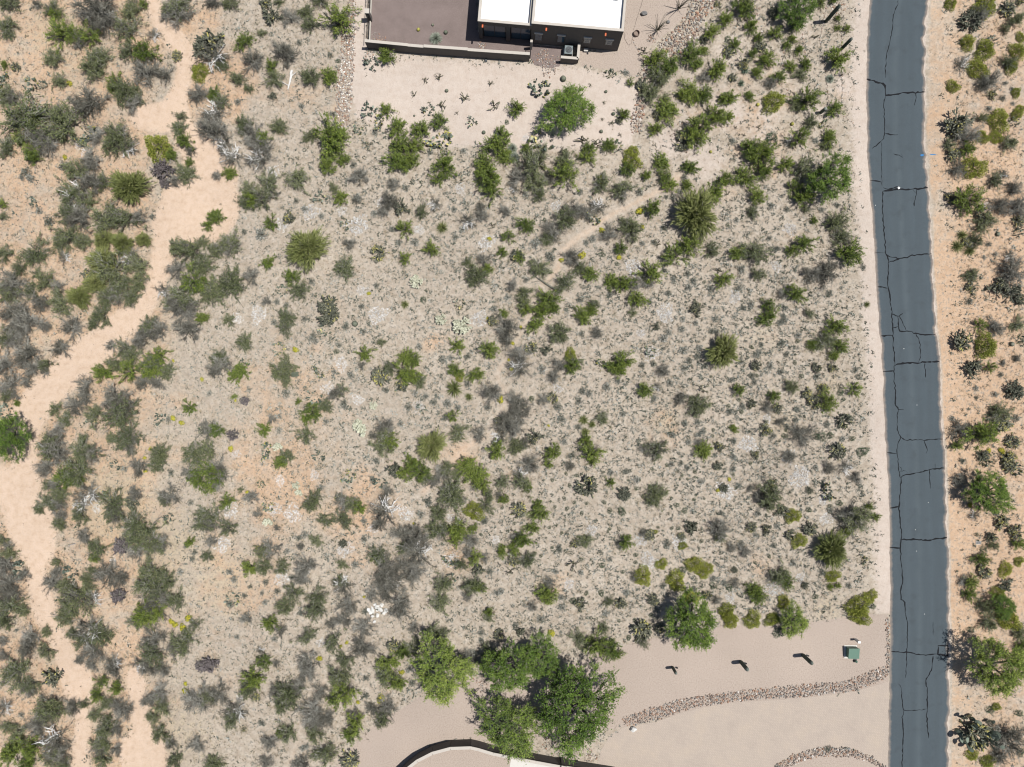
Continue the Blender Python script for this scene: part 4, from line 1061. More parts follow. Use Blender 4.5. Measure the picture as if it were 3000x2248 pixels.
(0, 900, A_, "d 15 8 14;d 30 12 14;d 22 22 10;g 5 32 10;d 15 35 10;d 50 20 6;d 78 22 11;g 110 8 17;g 100 18 9;d 65 45 12;d 30 50 14;d 5 62 12;d 33 65 15;g 50 62 11;d 10 85 12;g 6 95 10;d 28 82 9;c 18 103 5;p 5 112 8;t 9 140 24;g 160 20 14;d 155 32 14;d 172 25 12;d 203 25 13;d 150 38 10;c 218 12 7;d 200 3 14;g 135 45 14;d 120 42 8;g 140 53 14;g 125 62 13;c 112 70 14;c 140 70 13;c 160 65 14;c 172 52 10;g 165 60 12;d 155 82 8;d 170 80 8;g 180 70 9;y 173 70 2.6;y 187 58 2;y 218 78 2.6;d 92 85 12;d 90 97 12;d 80 108 14;g 60 110 11;g 70 122 12;d 130 100 17;g 130 115 18;g 105 115 9;p 100 122 6;d 62 135 10;g 55 150 18;d 60 155 14;g 90 155 14;d 100 157 10;g 138 140 14;d 142 148 10;c 205 108 8;y 187 120 3.8;y 196 125 3.5;p 173 120 7;z 219 133 6;g 172 158 11;y 162 153 2.6;y 156 163 2.4;g 210 158 11;g 120 142 6;g 90 140 4;g 72 3 6;d 48 70 7"),
(600, 900, A_, "c 1 11 5;g 26 14 7;x 35 12 6;g 89 11 11;g 86 22 10;b 134 8 14;p 130 24 7;l 162 18 3.2;x 187 8 10;x 58 8 10;g 42 38 11;g 17 55 9;d 18 62 11;d 10 68 8;c 40 70 11;c 33 75 8;p 42 62 6;g 90 62 12;g 82 69 12;g 85 78 10;y 98 46 4;p 80 45 7;z 142 48 4;c 173 50 9;g 191 38 6;x 147 61 8;p 124 70 7;g 148 88 7;d 141 95 9;p 118 98 8;g 130 106 9;c 115 113 11;c 110 121 7;c 101 102 4;r 44 101 7;c 32 97 4;y 33 101 2;d 72 121 6;c 64 132 9;g 110 138 11;d 5 130 10;c 14 133 9;r 30 138 8;y 28 153 3.6;x 34 159 5;g 4 156 11;w 80 150 7;p 65 155 9;g 88 160 9;w 170 133 10;w 165 126 6;g 195 148 15;d 195 130 11;d 183 138 6;c 200 145 10;w 182 107 5;g 200 66 9;b 190 75 12;c 215 55 10;c 217 70 13;b 213 84 9;p 210 86 6;p 123 160 7;d 170 63 5;x 132 88 7;n 120 37 4;x 165 100 6;n 88 93 6;n 158 74 5;n 80 118 5;n 36 78 0"),
(1200, 900, A_, "w 33 14 7;w 55 21 11;d 105 22 14;c 101 6 6;c 125 2 8;c 143 5 12;c 155 2 9;c 136 21 9;g 163 28 14;c 185 10 10;c 195 3 8;d 203 27 8;c 52 43 9;c 86 46 11;d 105 37 8;y 111 39 2.8;y 120 22 2.6;y 84 12 1.8;b 90 15 7;b 131 45 8;b 147 46 7;d 119 53 13;d 120 65 14;y 107 57 2;y 110 66 3.5;q 174 51 7;c 175 63 9;d 162 63 9;g 180 58 8;d 155 77 8;c 5 57 9;c 3 75 9;g 10 80 9;c 218 65 8;p 208 62 7;c 50 68 9;q 54 75 6;a 48 88 12;c 72 74 9;a 64 97 6;d 88 93 13;y 98 100 4.4;d 115 105 14;d 120 115 13;d 105 125 15;d 115 130 13;z 132 99 4;d 143 100 8;b 155 98 7;x 160 88 5;c 47 117 7;g 54 135 11;d 75 137 9;v 24 150 19;c 95 155 12;d 97 140 10;g 115 150 11;b 135 140 10;d 125 148 8;c 155 157 10;a 188 122 7;a 197 127 6;a 190 135 7;g 208 120 8;c 190 145 9;c 197 157 13;y 150 128 1.8;b 95 122 5;x 10 108 7;p 13 110 6;k 54 1 4;n 160 108 6;n 186 91 5;n 194 93 5;n 213 86 6;n 143 67 6;x 75 13 9;n 41 104 6;k 56 163 5"),
(1800, 900, A_, "c 165 10 12;v 118 48 21;c 10 58 13;c 5 68 9;d 53 70 9;c 33 90 9;d 45 86 6;g 90 106 15;d 72 100 9;k 96 88 7;c 133 90 8;b 89 3 8;g 20 6 6;b 45 21 5;x 55 6 10;x 29 28 5;x 40 50 8;p 38 48 7;b 153 63 7;z 198 37 3;z 148 43 3;z 195 60 3;z 202 75 3.5;z 154 74 2.5;z 123 107 3;z 137 113 3;z 134 100 3;z 107 133 2.5;z 106 139 2.5;z 184 139 4;z 185 133 2.5;z 104 75 2;g 191 87 9;b 209 93 8;c 172 97 8;b 217 103 8;b 176 110 7;b 148 105 7;d 165 108 7;b 163 132 9;x 145 148 10;d 202 138 13;g 48 153 13;d 35 155 8;c 94 155 11;d 92 147 6;b 113 150 7;b 152 160 6;z 218 140 5;c 215 42 7;b 218 66 6;g 210 6 7;c 130 131 5;x 188 162 8;x 165 120 5;d 178 125 6;d 190 162 9;n 74 13 4;n 88 17 4;n 75 47 6;n 53 34 6;n 30 63 5;n 60 82 5;n 73 24 5"),
(2400, 900, A_, "c 18 22 12;g 8 35 14;c 22 42 9;c 15 52 7;b 15 65 6;c 37 89 9;c 8 102 12;z 23 92 5;z 26 100 3;b 28 122 10;z 3 140 6;z 12 139 5;z 36 142 4;b 20 155 11;z 47 156 7;n 8 127 5;b 5 88 7;c 173 20 8;d 188 22 11;b 155 37 13;q 181 42 15;b 168 65 12;c 183 65 7;l 208 40 2.5;d 213 55 5;n 196 73 4;n 169 88 4;b 213 90 12;g 195 115 13;b 200 125 12;z 182 119 6;c 174 140 17;d 152 132 11;c 148 149 7;y 183 155 3.5;y 197 155 3.8;b 210 145 9;g 213 18 9;b 178 160 8;b 205 162 9;n 213 120 5;p 218 35 5;z 46 63 1.8;z 46 69 1.6;z 49 78 1.8;z 47 94 1.8;z 50 83 1.6;n 190 94 4;n 170 98 3;d 198 60 4"),
(0, 1350, A_, "d 50 8 14;g 85 12 16;c 73 17 13;c 85 22 8;g 50 27 9;d 60 27 10;g 65 37 9;d 95 35 12;g 50 47 14;d 62 47 11;g 42 52 8;d 65 58 10;g 63 68 11;d 87 45 9;g 88 58 9;x 104 52 5;g 120 48 14;d 125 55 10;b 142 46 8;d 147 34 8;p 117 37 6;d 150 8 9;y 157 11 2.8;g 170 3 9;p 125 4 6;d 183 38 10;g 178 43 6;p 183 62 6;c 215 20 13;d 205 12 9;g 218 65 10;c 205 87 6;n 201 92 4;g 145 70 14;g 155 78 15;g 165 88 12;d 175 88 8;r 130 93 12;d 150 95 12;g 105 95 10;c 103 104 6;x 122 108 4;d 115 122 12;d 130 125 10;g 100 120 6;g 62 110 9;d 62 122 10;p 77 122 9;d 55 130 14;g 70 135 8;g 95 128 7;g 165 118 12;g 162 132 14;g 180 130 10;d 170 152 14;c 155 160 10;c 170 162 11;g 190 150 9;r 127 147 11;g 85 145 16;d 75 142 8;g 75 158 14;d 100 150 10;g 10 160 14;g 25 162 10;d 10 135 14;d 5 110 12;g 10 100 12;p 20 118 10;g 3 85 9;d 25 125 10;d 8 92 8;d 15 145 9;z 70 95 1.6;n 208 106 4;n 195 120 5;d 93 82 8"),
(600, 1350, A_, "c 8 15 14;d 15 8 10;d 15 20 10;c 5 28 8;c 24 44 9;x 28 54 9;g 5 62 12;d 5 68 9;g 26 72 9;x 18 90 10;g 3 103 6;d 8 87 6;y 46 34 2.6;g 39 31 4;d 50 40 9;p 61 25 5;x 81 21 6;w 98 27 5;w 101 34 5;g 118 42 11;g 113 48 9;x 75 52 8;p 68 50 7;x 95 57 10;w 67 66 6;g 128 64 9;g 148 65 12;g 160 48 11;d 150 45 10;c 168 50 8;b 145 40 6;c 82 2 8;p 155 18 8;x 118 16 5;b 206 12 11;c 217 12 10;p 190 25 8;d 197 33 7;d 195 55 18;d 188 68 9;x 182 73 6;x 217 58 8;d 215 80 13;g 215 95 9;g 188 102 11;c 185 105 7;d 195 118 16;d 200 130 12;d 212 112 10;d 195 140 14;d 210 155 16;d 180 145 9;y 172 147 1.8;x 207 133 6;g 120 86 8;d 103 92 5;x 152 95 9;b 149 89 6;g 149 112 7;n 163 112 5;d 110 115 14;d 105 127 9;x 110 118 5;g 83 115 9;x 83 126 9;g 65 115 10;c 49 115 9;g 62 98 10;d 70 95 11;y 57 94 2.6;g 95 142 12;g 85 158 11;d 150 135 12;g 145 130 8;g 120 145 12;g 120 160 13;d 155 155 11;p 30 150 7;n 32 128 5;n 27 120 5;n 49 136 3;n 43 146 4;n 27 155 5;n 62 143 3;n 65 153 4;y 36 152 1.6;d 78 72 4;d 57 57 5;n 108 80 5"),
(1200, 1350, A_, "c 10 12 12;c 2 3 10;g 18 18 9;d 33 15 10;g 42 8 10;d 25 22 8;c 65 8 12;c 70 17 13;c 78 25 9;d 60 12 6;g 50 15 7;d 72 27 7;g 45 38 18;d 43 30 9;g 32 55 11;q 70 55 11;g 82 48 10;g 85 38 8;g 100 23 9;d 120 15 9;g 122 25 12;c 127 27 7;c 102 42 6;d 97 37 5;b 118 53 10;c 138 48 7;c 140 58 11;g 28 75 13;d 36 77 9;c 53 73 13;c 50 85 8;d 55 66 6;c 68 73 6;d 65 85 10;x 93 86 5;c 132 73 8;c 122 84 12;d 115 82 7;c 112 95 8;c 101 98 7;d 110 100 5;g 127 107 10;b 113 108 7;k 109 120 7;d 5 85 18;d 10 100 16;d 5 115 14;d 3 125 10;y 5 68 2;x 45 108 9;p 42 107 7;g 55 112 8;c 70 105 9;b 75 118 8;d 62 100 7;d 82 105 6;g 70 135 13;c 75 135 8;d 62 145 7;g 36 133 12;p 46 128 7;g 33 153 13;c 148 146 12;d 150 132 8;g 145 140 9;d 132 157 7;b 191 29 13;b 185 155 9;k 176 112 8;b 178 90 7;g 190 87 9;x 196 75 7;x 44 62 5;c 86 163 6;d 130 3 12;c 150 2 6;c 195 0 5;d 174 6 6;z 173 27 3;z 167 41 3;z 178 45 2.5;z 191 46 2.5;z 157 50 2.5;z 154 21 2.5;z 169 14 2.5;z 180 16 2.5;z 216 54 4;z 210 45 3;z 186 57 3;z 151 72 2.5;z 164 78 2.5;z 77 80 2.5;z 208 113 4;z 216 74 2.5;z 214 77 2;z 170 52 3;z 100 51 2.5;z 113 68 2.5;z 142 103 2.5;z 154 94 2.5;z 207 143 4;z 191 143 3;z 176 151 4;z 185 107 3;c 217 24 6;x 172 133 6;g 215 152 6;y 212 153 1.8;n 20 44 6;n 12 58 6"),
(1800, 1350, A_, "g 45 35 13;g 42 45 9;b 11 36 9;b 33 39 4;z 8 55 6;z 24 30 3;z 41 9 2.5;z 57 5 2.5;z 73 16 2.5;z 71 20 2;z 87 12 3;z 87 18 2;z 79 20 2;z 96 7 1.5;z 128 15 3;y 124 20 2.6;z 147 3 2.5;z 86 42 2.5;z 88 37 2;z 97 41 2;z 67 48 3.5;z 76 54 4;z 15 21 2;z 27 21 2;z 62 73 2.5;z 69 73 3;z 47 72 2;z 23 102 3;z 23 110 3;z 9 120 3;z 94 87 3;b 112 6 6;x 200 18 12;x 120 33 10;y 112 32 2.6;b 118 30 6;d 147 31 5;g 168 38 15;b 172 27 9;d 157 40 8;g 165 48 8;q 193 60 9;b 182 55 9;z 210 53 4;b 83 73 10;d 112 75 13;g 115 82 8;b 149 72 7;b 165 75 7;c 12 87 9;d 5 90 5;b 38 80 7;d 31 78 6;x 28 86 7;q 44 77 3;x 70 87 9;b 72 82 5;q 74 92 5;q 200 87 9;b 190 80 7;b 212 74 9;q 51 112 7;q 86 112 10;q 95 121 8;q 101 116 7;q 67 130 12;z 74 118 5;q 31 125 11;d 22 125 6;x 37 108 9;q 83 148 9;b 42 150 8;b 7 155 8;b 99 145 7;d 110 150 6;z 107 135 5;z 124 137 5;d 130 132 6;c 150 138 10;c 155 146 10;g 180 125 14;c 186 130 10;d 170 125 8;x 200 127 6;x 172 138 9;q 183 153 8;q 122 164 10;x 125 148 6;b 206 135 5;d 126 94 6;d 140 98 8;z 167 103 3;z 152 110 2.5;b 130 118 4;z 217 147 4;b 211 32 5;n 57 90 6;n 137 90 5;n 44 83 0;n 155 57 5;n 86 138 4"),
(2400, 1350, A_, "d 28 8 9;d 10 8 8;p 10 33 10;x 4 42 6;z 22 46 4.5;z 12 49 3;g 38 62 17;d 35 62 16;c 53 49 5;c 60 60 6;c 30 78 7;x 8 63 7;v 14 97 23;q 15 125 8;c 12 137 4;c 20 135 4;p 48 108 5;q 56 147 8;q 43 158 14;z 57 157 5;t 188 36 25;d 152 22 10;b 205 5 10;p 213 9 7;p 180 2 6;b 197 67 10;d 168 58 7;b 187 83 8;g 188 92 6;b 213 78 10;z 178 96 5;c 174 107 9;z 170 80 3;q 202 118 9;q 216 109 6;b 178 120 9;c 165 130 9;d 155 130 7;c 162 145 8;b 202 134 9;q 194 143 8;t 200 158 14;g 178 157 10;c 215 90 8;y 163 48 3;d 40 18 7;n 32 135 4"),  # dead brush listed right after the wide tree stands in for its cast shadow
(0, 1798, A_, "d 33 25 14;g 50 40 13;d 30 35 10;g 50 20 8;g 70 3 14;g 78 22 9;d 95 18 15;g 110 22 12;g 90 30 9;d 100 40 17;d 85 50 7;d 100 55 10;d 122 53 9;d 125 60 9;g 20 65 16;b 55 68 14;g 35 75 9;d 30 82 8;g 55 100 14;d 50 110 12;d 78 100 13;g 90 97 8;c 110 73 10;c 105 88 11;c 127 80 10;g 115 97 12;d 125 100 12;d 135 105 14;g 103 110 10;g 110 140 16;d 108 143 12;d 125 147 9;g 110 158 14;c 35 142 14;c 15 150 14;c 30 160 12;d 60 135 14;d 65 150 15;g 55 155 12;g 70 163 10;d 5 102 9;d 165 27 13;g 165 42 12;d 150 55 12;d 160 60 12;d 175 60 8;c 160 3 14;g 148 8 8;g 197 33 13;d 190 37 9;g 210 12 7;y 203 5 4.4;y 185 9 3.6;y 189 12 3.6;y 197 15 4.4;r 218 57 8;y 200 76 2.6;y 200 84 4.2;d 213 92 13;d 170 88 16;d 160 95 10;g 175 100 13;g 165 112 11;g 172 130 14;d 185 140 9;g 190 160 13;d 213 141 8;d 5 45 6;d 3 30 6;n 18 18 3;d 40 122 10;g 10 122 8;g 6 5 10;g 20 130 10;d 125 125 10;g 115 120 10"),
(600, 1798, B_, "d 26 3 4;c 41 6 6;d 47 10 4;g 63 14 7;g 80 17 7;d 78 6 4;d 86 4 6;d 98 9 7;d 98 20 8;y 84 20.5 1.4;y 88 18 1.4;g 87 28 6;b 117 20 5;c 114 30 7;c 123 23 6;g 112 38 9;y 122 36.5 2;c 118 43 6;d 65 32 9;d 62 37 6;y 71 28 2.2;r 3 31 6;c 37 30 5;d 44 31 3;d 35 23 3;c 30 40 8;g 27 47 6;b 32 52 3;d 8 50 6;g 2 53 5;d 18 60 7;g 17 65 5;x 22 52 3;g 52 50 9;d 45 48 6;d 57 46 6;g 48 57 6;y 60 59 1.6;d 67 60 9;d 68 66 8;g 68 74 7;d 76 65 5;g 83 38 8;c 87 48 8;c 82 52 6;d 72 48 5;y 95 55 1.5;y 109 53 3;d 112 58 7;g 110 65 6;d 103 59 5;c 93 68 7;c 91 75 6;g 52 74 7;d 40 79 6;b 24 72 1.6;c 47 74 3;g 75 86 8;b 90 91 7;d 60 93 6;g 5 93 6;d 38 91 5;n 20 14.5 2;x 72 18 3;d 92 62 4"),
(1200, 1798, B_, "T 20 36 19;t 62 33 16;t 82 28 14;t 105 59 25;T 62 72 20;g 15 13 8;g 2 22 6;d 36 28 6;g 50 25 7;g 104 16 6;c 116 18 8;c 123 22 7;g 120 9 4;y 88 12 2.6;b 69 11 3.6;b 55 13 4;g 49 2 4;d 2 8 4;n 40 25 3"),
(1800, 1798, B_, "t 48 6 17;q 72 4 6;q 86 4 6;q 98 4 5;T 112 5 10;b 17 10 8;g 17 17 5;b 28 9 4;z 9 15 2;z 3 4.5 1.5;z 12.5 4 1.5;z 22.5 1 1.5;c 1 25 5;z 102 12 4"),
(2400, 1798, B_, "q 26 2 7;T 112 33 19;p 97 73 13;b 98 75 10;d 117 77 11;g 105 6 6;q 118 4 8;z 94 10 2.5;q 95 88 4;q 105 92 5;g 124 12 6;c 125 20 5;z 106 60 3;z 124 62 3;z 125 86 3;y 94 86 2;d 112 88 6;q 110 58 3"),
]
GROW = {'c': 1.25, 'g': 1.25, 'd': 1.2, 'v': 1.06, 'b': 1.12, 'p': 1.1, 'q': 1.08, 'k': 1.1, 'n': 1.15, 'x': 1.1, 'r': 1.1, 'w': 1.1}
HC = {'t': .95, 'T': .95, 'o': .3, 'x': .05}
PLANTS = []
seen = []
for ox, oy, sc, txt in SURVEY:
    for e in txt.split(';'):
        k, x, y, r = e.split(); x, y, r = float(x), float(y), float(r)
        if r <= 0: continue
        rm = r * 10 / sc * S
        px, py = ox + x * 10 / sc, oy + y * 10 / sc
        f = 1 - HC.get(k, .45 * KINDS[k][3]) * rm / H_CAM        # from where it shows to where it stands
        gr = GROW.get(k, 1.0) * (1.2 if px < 700 and k in 'gd' else 1.0)
        if float(trail_d(np.array(px), np.array(py))) < rm / S * gr: gr = min(gr, 1.02)
        PLANTS.append([k, 1500 + (px - 1500) * f, 1124 + (py - 1124) * f, rm * gr])

# fill up with low bursage clumps, the larger ones each on their own
rng = np.random.default_rng(77)
NB = 42000
bx, by = rng.uniform(-80, 3080, 130000), rng.uniform(-80, 2330, 130000)
dens = (1 - bare(bx, by)) * np.where(bx > road_x(by, ROAD_R), .55, 1) * np.where(bx < 800, .5, 1) * (.35 + .65 * np.clip(1.6 - np.hypot((bx - 1800) / 900, (by - 1150) / 800), 0, 1))
keep = rng.uniform(size=len(bx)) < dens * np.clip(2.6 * (.5 * vnoise(bx, by, 150, 1) + .3 * vnoise(bx, by, 55, 2) + .2 * vnoise(bx, by, 24, 3)) - .38, .12, 1)
bx, by = bx[keep][:NB], by[keep][:NB]
pp = np.array([[p[1], p[2], p[3] / S] for p in PLANTS])
dmin = np.full(len(bx), 1e9)
for x, y, r in pp: dmin = np.minimum(dmin, np.hypot(bx - x, by - y) - r * .9)
ok = dmin > 3
bx, by = bx[ok], by[ok]
br = .085 + .15 * rng.uniform(size=len(bx)) ** 2 + .18 * rng.uniform(size=len(bx)) ** 5
order = np.argsort(-br)
nn = sum(1 for p in PLANTS if p[0] == 'n')
inview = [i for i in order if 10 < bx[i] < 2990 and 10 < by[i] < 2238]
single = inview[:max(0, 296 - nn)]
for i in single: PLANTS.append(['n', bx[i], by[i], br[i] * 1.25])
rest = np.setdiff1d(np.arange(len(bx)), np.array(single))

# ------------------------------------------------------------------ where each plant stands, in words
def zone(x, y):
    if x > road_x(y, ROAD_R): return 'in the orange soil across the road'
    if inside(np.array(x), np.array(y), COURT): return 'on the mauve gravel inside the garden wall'
    if 1815 < x and x < road_x(y, ROAD_L) and y < 560 and x > 1880 - .1 * y and not (x > 2380 and y > 430): return 'on the planted slope between cobble wash and road'
    if inside(np.array(x), np.array(y), PAD): return 'on the bare pad before the garden wall'
    if float(sdf(np.array(float(x)), np.array(float(y)), YARD)) < 45: return 'at the gravel yard by the driveway'
    if float(trail_d(np.array(float(x)), np.array(float(y)))) < 75: return 'beside the wide sandy trail'
    if x < trail_x(y): return 'in the thicket beyond the sandy trail'
    if road_x(y, ROAD_L) - x < 230: return 'along the road shoulder'
    if float(path_d(np.array(float(x)), np.array(float(y)))) < 45: return 'beside the narrow footpath'
    if x < 1040 and y < 420: return 'in scrub outside the cobble border'
    if y > 1500 and x < 1260: return 'in scrub near the curved wall'
    return 'on the open gravel nearer the house' if y < 1060 else 'on the open gravel nearer the driveway'

NEIGH = {'c': 'a green creosote', 'g': 'a grey-green shrub', 'd': 'grey dead brush', 'v': 'an olive broom', 'b': 'a dark cholla', 'w': 'a pale cholla', 'k': 'a stick cholla', 'p': 'a prickly pear', 'r': 'a purple cholla', 'x': 'bleached sticks',
         'y': 'yellow flowers', 'q': 'a yellow-green bush', 'a': 'a yucca', 'A': 'an agave', 'S': 'a desert spoon', 'o': 'an ocotillo', 't': 'a mesquite tree', 'T': 'a palo verde', 'l': 'a barrel cactus', 'L': 'a golden barrel', 'z': 'a small green dome', 'n': 'grey bursage'}
MARKS = [(1661, 345, 'the tree on the bare pad'), (2337, 68, 'the big slope yucca'), (2438, 530, 'the tree overhanging the shoulder'), (24, 1290, 'the dense trailside tree'), (2027, 1810, 'the round tree above the yard'),
 (2910, 1450, 'the wide mesquite across the road'), (2943, 1778, 'the smaller tree across the road'), (1295, 1965, 'the feathery tree'), (1530, 1940, 'the paired yard trees'), (1696, 2070, 'the largest mesquite'), (2330, 1822, 'the young palo verde'),
 (2930, 1950, 'the flowering palo verde'), (898, 727, 'the round gravel broom'), (2039, 629, 'the broadest broom shrub'), (2120, 1030, 'the broom on open gravel'), (2438, 1613, 'the roadside broom shrub'), (1265, 1307, 'the broom by the footpath'), (380, 545, 'the broom at the trail junction'),
 (300, 760, 'the cluster of brooms'), (1588, 820, 'the fallen cactus trunk'), (1108, 1786, 'the white quartz slabs'), (850, 235, 'the short bleached log'), (877, 1096, 'the toppled barrel cactus'), (478, 500, 'the purple cactus by the trail'), (720, 1174, 'the small purple cactus'),
 (1058, 1260, 'the larger pale cholla clump'), (1330, 950, 'the paired pale chollas'), (1216, 824, 'the lone pale cholla'), (815, 1305, 'the pale cholla beside prickly pear'), (2820, 720, 'the yucca cluster'), (1330, 1139, 'the spiky footpath yucca'), (1715, 1245, 'the triple yucca'), (2541, 892, 'the shoulder yucca'),
 (1466, 1171, 'the brightest flower clump'), (1705, 748, 'the footpath flower clump'), (529, 1835, 'the four flower clumps'), (520, 1230, 'the twin flower clumps'), (1990, 22, 'the upper ocotillo'), (1928, 84, 'the planter ring'), (2180, 205, 'the blue agaves'), (2462, 147, 'the roadside saguaro'),
 (2419, 64, 'the tall verge saguaro'), (2266, 298, 'the round olive bush'), (2264, 407, 'the dark dome shrub'), (1275, 110, 'the court desert spoon'), (1501, 434, 'the pad edge desert spoon'), (1085, 150, 'the garden wall corner'), (1670, 170, 'the cooling unit'), (2866, 1590, 'the grey meter lid'),
 (2632, 550, 'the white road marker'), (2714, 455, 'the blue road paint'), (2492, 1908, 'the green cabinet'), (1400, 2170, 'the curved wall'), (570, 600, 'the widest sand patch'), (95, 1540, 'the broad lower trail'), (222, 2000, 'the lower trail pocket'), (1718, 1429, 'the big lone staghorn'),
 (1850, 450, 'the foot of the cobble wash'), (1000, 370, 'the foot of the cobble border'), (221, 1592, 'the weathered stake'), (2775, 1000, 'the roadside barrel cactus'), (1960, 560, 'the footpath mouth'), (1100, 1500, 'the big dead brush'), (2060, 1660, 'the yellow-green bush trio'),
 (258, 1036, 'the straight trail stretch'), (502, 105, 'the upper trail bend'), (700, 1920, 'the dark purple cholla'), (1840, 760, 'the yellow clumps'), (2450, 1250, 'the row of tiny shrubs'), (1600, 1550, 'the paired stick chollas'), (2300, 1450, 'the bleached stick heap'), (650, 1500, 'the straw grass flat')]
MK = np.array([m[:2] for m in MARKS], float)
XY = np.array([[p[1] * S, p[2] * S, p[3]] for p in PLANTS])
KS = np.array([p[0] for p in PLANTS])
rad = {k: np.array([p[3] for p in PLANTS if p[0] == k]) for k in KINDS}
MD = np.hypot(XY[:, 0:1] / S - MK[None, :, 0], XY[:, 1:2] / S - MK[None, :, 1])
CELL = MD.argmin(1); CD = MD.min(1)
ORD = ['', 'second ', 'third ', 'fourth ', 'fifth ', 'sixth ', 'seventh ', 'eighth ']
def describe(i):
    k, x, y, r = PLANTS[i]
    rs = rad[k]
    lo, hi = np.quantile(rs, [.3, .75]) if len(rs) > 6 else (0, 99)
    size = 'small ' if r < lo else ('large ' if r > hi else '')
    words = KINDS[k][2]
    if words.startswith('small ') and size: words = words[6:]
    d = np.hypot(XY[:, 0] - XY[i, 0], XY[:, 1] - XY[i, 1]) - XY[:, 2] - r
    d[i] = 1e9; d[(KS == 'n') | (KS == 'z')] += 50
    j = int(np.argmin(d)); z = zone(x, y)
    nb = 'touching ' + NEIGH[KS[j]] if d[j] < -.12 else ('next to ' + NEIGH[KS[j]] if d[j] < .8 else 'standing apart')
    same = np.where((KS == k) & (CELL == CELL[i]))[0]
    rank = int((CD[same] < CD[i]).sum())
    grp = KINDS[k][2] + ' ' + z
    if rank < len(ORD):
        core = words + ', ' + ORD[rank] + 'closest to ' + MARKS[CELL[i]][2]
        for lab in (size + core + ', ' + nb, core + ', ' + nb, core):
            if len(lab.split()) <= 16: return lab, grp
    for lab in (size + words + ' ' + z + ', ' + nb, words + ' ' + z + ', ' + nb, words + ' ' + z):
        if len(lab.split()) <= 16: return lab, grp
    return lab, grp

def place(kind, x, y, r, i, label, group, zrot=None, variant=None, zs=1.0):
    rg = np.random.default_rng(9000 + i)
    var = PROTO[kind]
    v = var[variant if variant is not None else rg.integers(len(var))]
    loc = P(x, y, 0)
    rot = zrot if zrot is not None else rg.uniform(0, 2 * math.pi)
    zsc = r * zs * rg.uniform(.88, 1.12)
    if len(v) == 1 and kind not in 'px':
        root = bpy.data.objects.new(KINDS[kind][0], v[0][1])
    else:
        root = bpy.data.objects.new(KINDS[kind][0], None)
        root.empty_display_size = .2
    root.location = loc; root.rotation_euler = (0, 0, rot)
    root.scale = (r * rg.uniform(.92, 1.08), r * rg.uniform(.92, 1.08), zsc)
    COL.objects.link(root)
    if len(v) > 1 or kind in 'px':
        for nm, me in v:
            o = bpy.data.objects.new(nm, me); o.parent = root; COL.objects.link(o)
            if nm in ('fruit', 'pads', 'flowers', 'sticks'): o['kind'] = 'stuff'
    tag(root, label, KINDS[kind][1], group)
    return root

TREE_WORDS = [((1661, 345), 'dark green mesquite tree alone on the bare pad by the house'),
              ((2343, 40), 'dark mesquite tree shading the big yucca on the planted slope'),
              ((2438, 530), 'broad dark green tree overhanging the road shoulder above the verge shrubs'),
              ((24, 1290), 'dense dark green tree at the edge of the sandy trail'),
              ((2027, 1810), 'dense dark green round tree at the top edge of the gravel yard'),
              ((2910, 1450), 'wide green mesquite casting lacy shadow toward the road edge'),
              ((2943, 1778), 'smaller green tree across the road above the yellow-flecked palo verde'),
              ((1295, 1965), 'feathery yellow-green tree at the tip of the gravel yard beside desert scrub'),
              ((1484, 1952), 'leafy mesquite at the yard border, beside the darker twin tree'),
              ((1578, 1925), 'darkest green of the paired trees along the yard border'),
              ((1696, 2070), 'largest mesquite tree, between the curved wall and the cobble band'),
              ((1493, 2135), 'palo verde overhanging the curved garden wall'),
              ((2330, 1822), 'bright yellow-green young palo verde at the yard corner'),
              ((2930, 1950), 'palo verde with yellow blossom patches beside the road')]
for i, (k, x, y, r) in enumerate(PLANTS):
    lab, grp = describe(i)
    if k in 'tT':
        j = min(range(len(TREE_WORDS)), key=lambda q: math.hypot(TREE_WORDS[q][0][0] - x, TREE_WORDS[q][0][1] - y))
        lab, grp = TREE_WORDS[j][1], 'desert trees'
        place(k, x, y, r, i, lab, grp, zs=1.0)
    else:
        place(k, x, y, r, i, lab, grp)
print('PLANTS', len(PLANTS), {k: int((KS == k).sum()) for k in KINDS}, 'rest', len(rest))

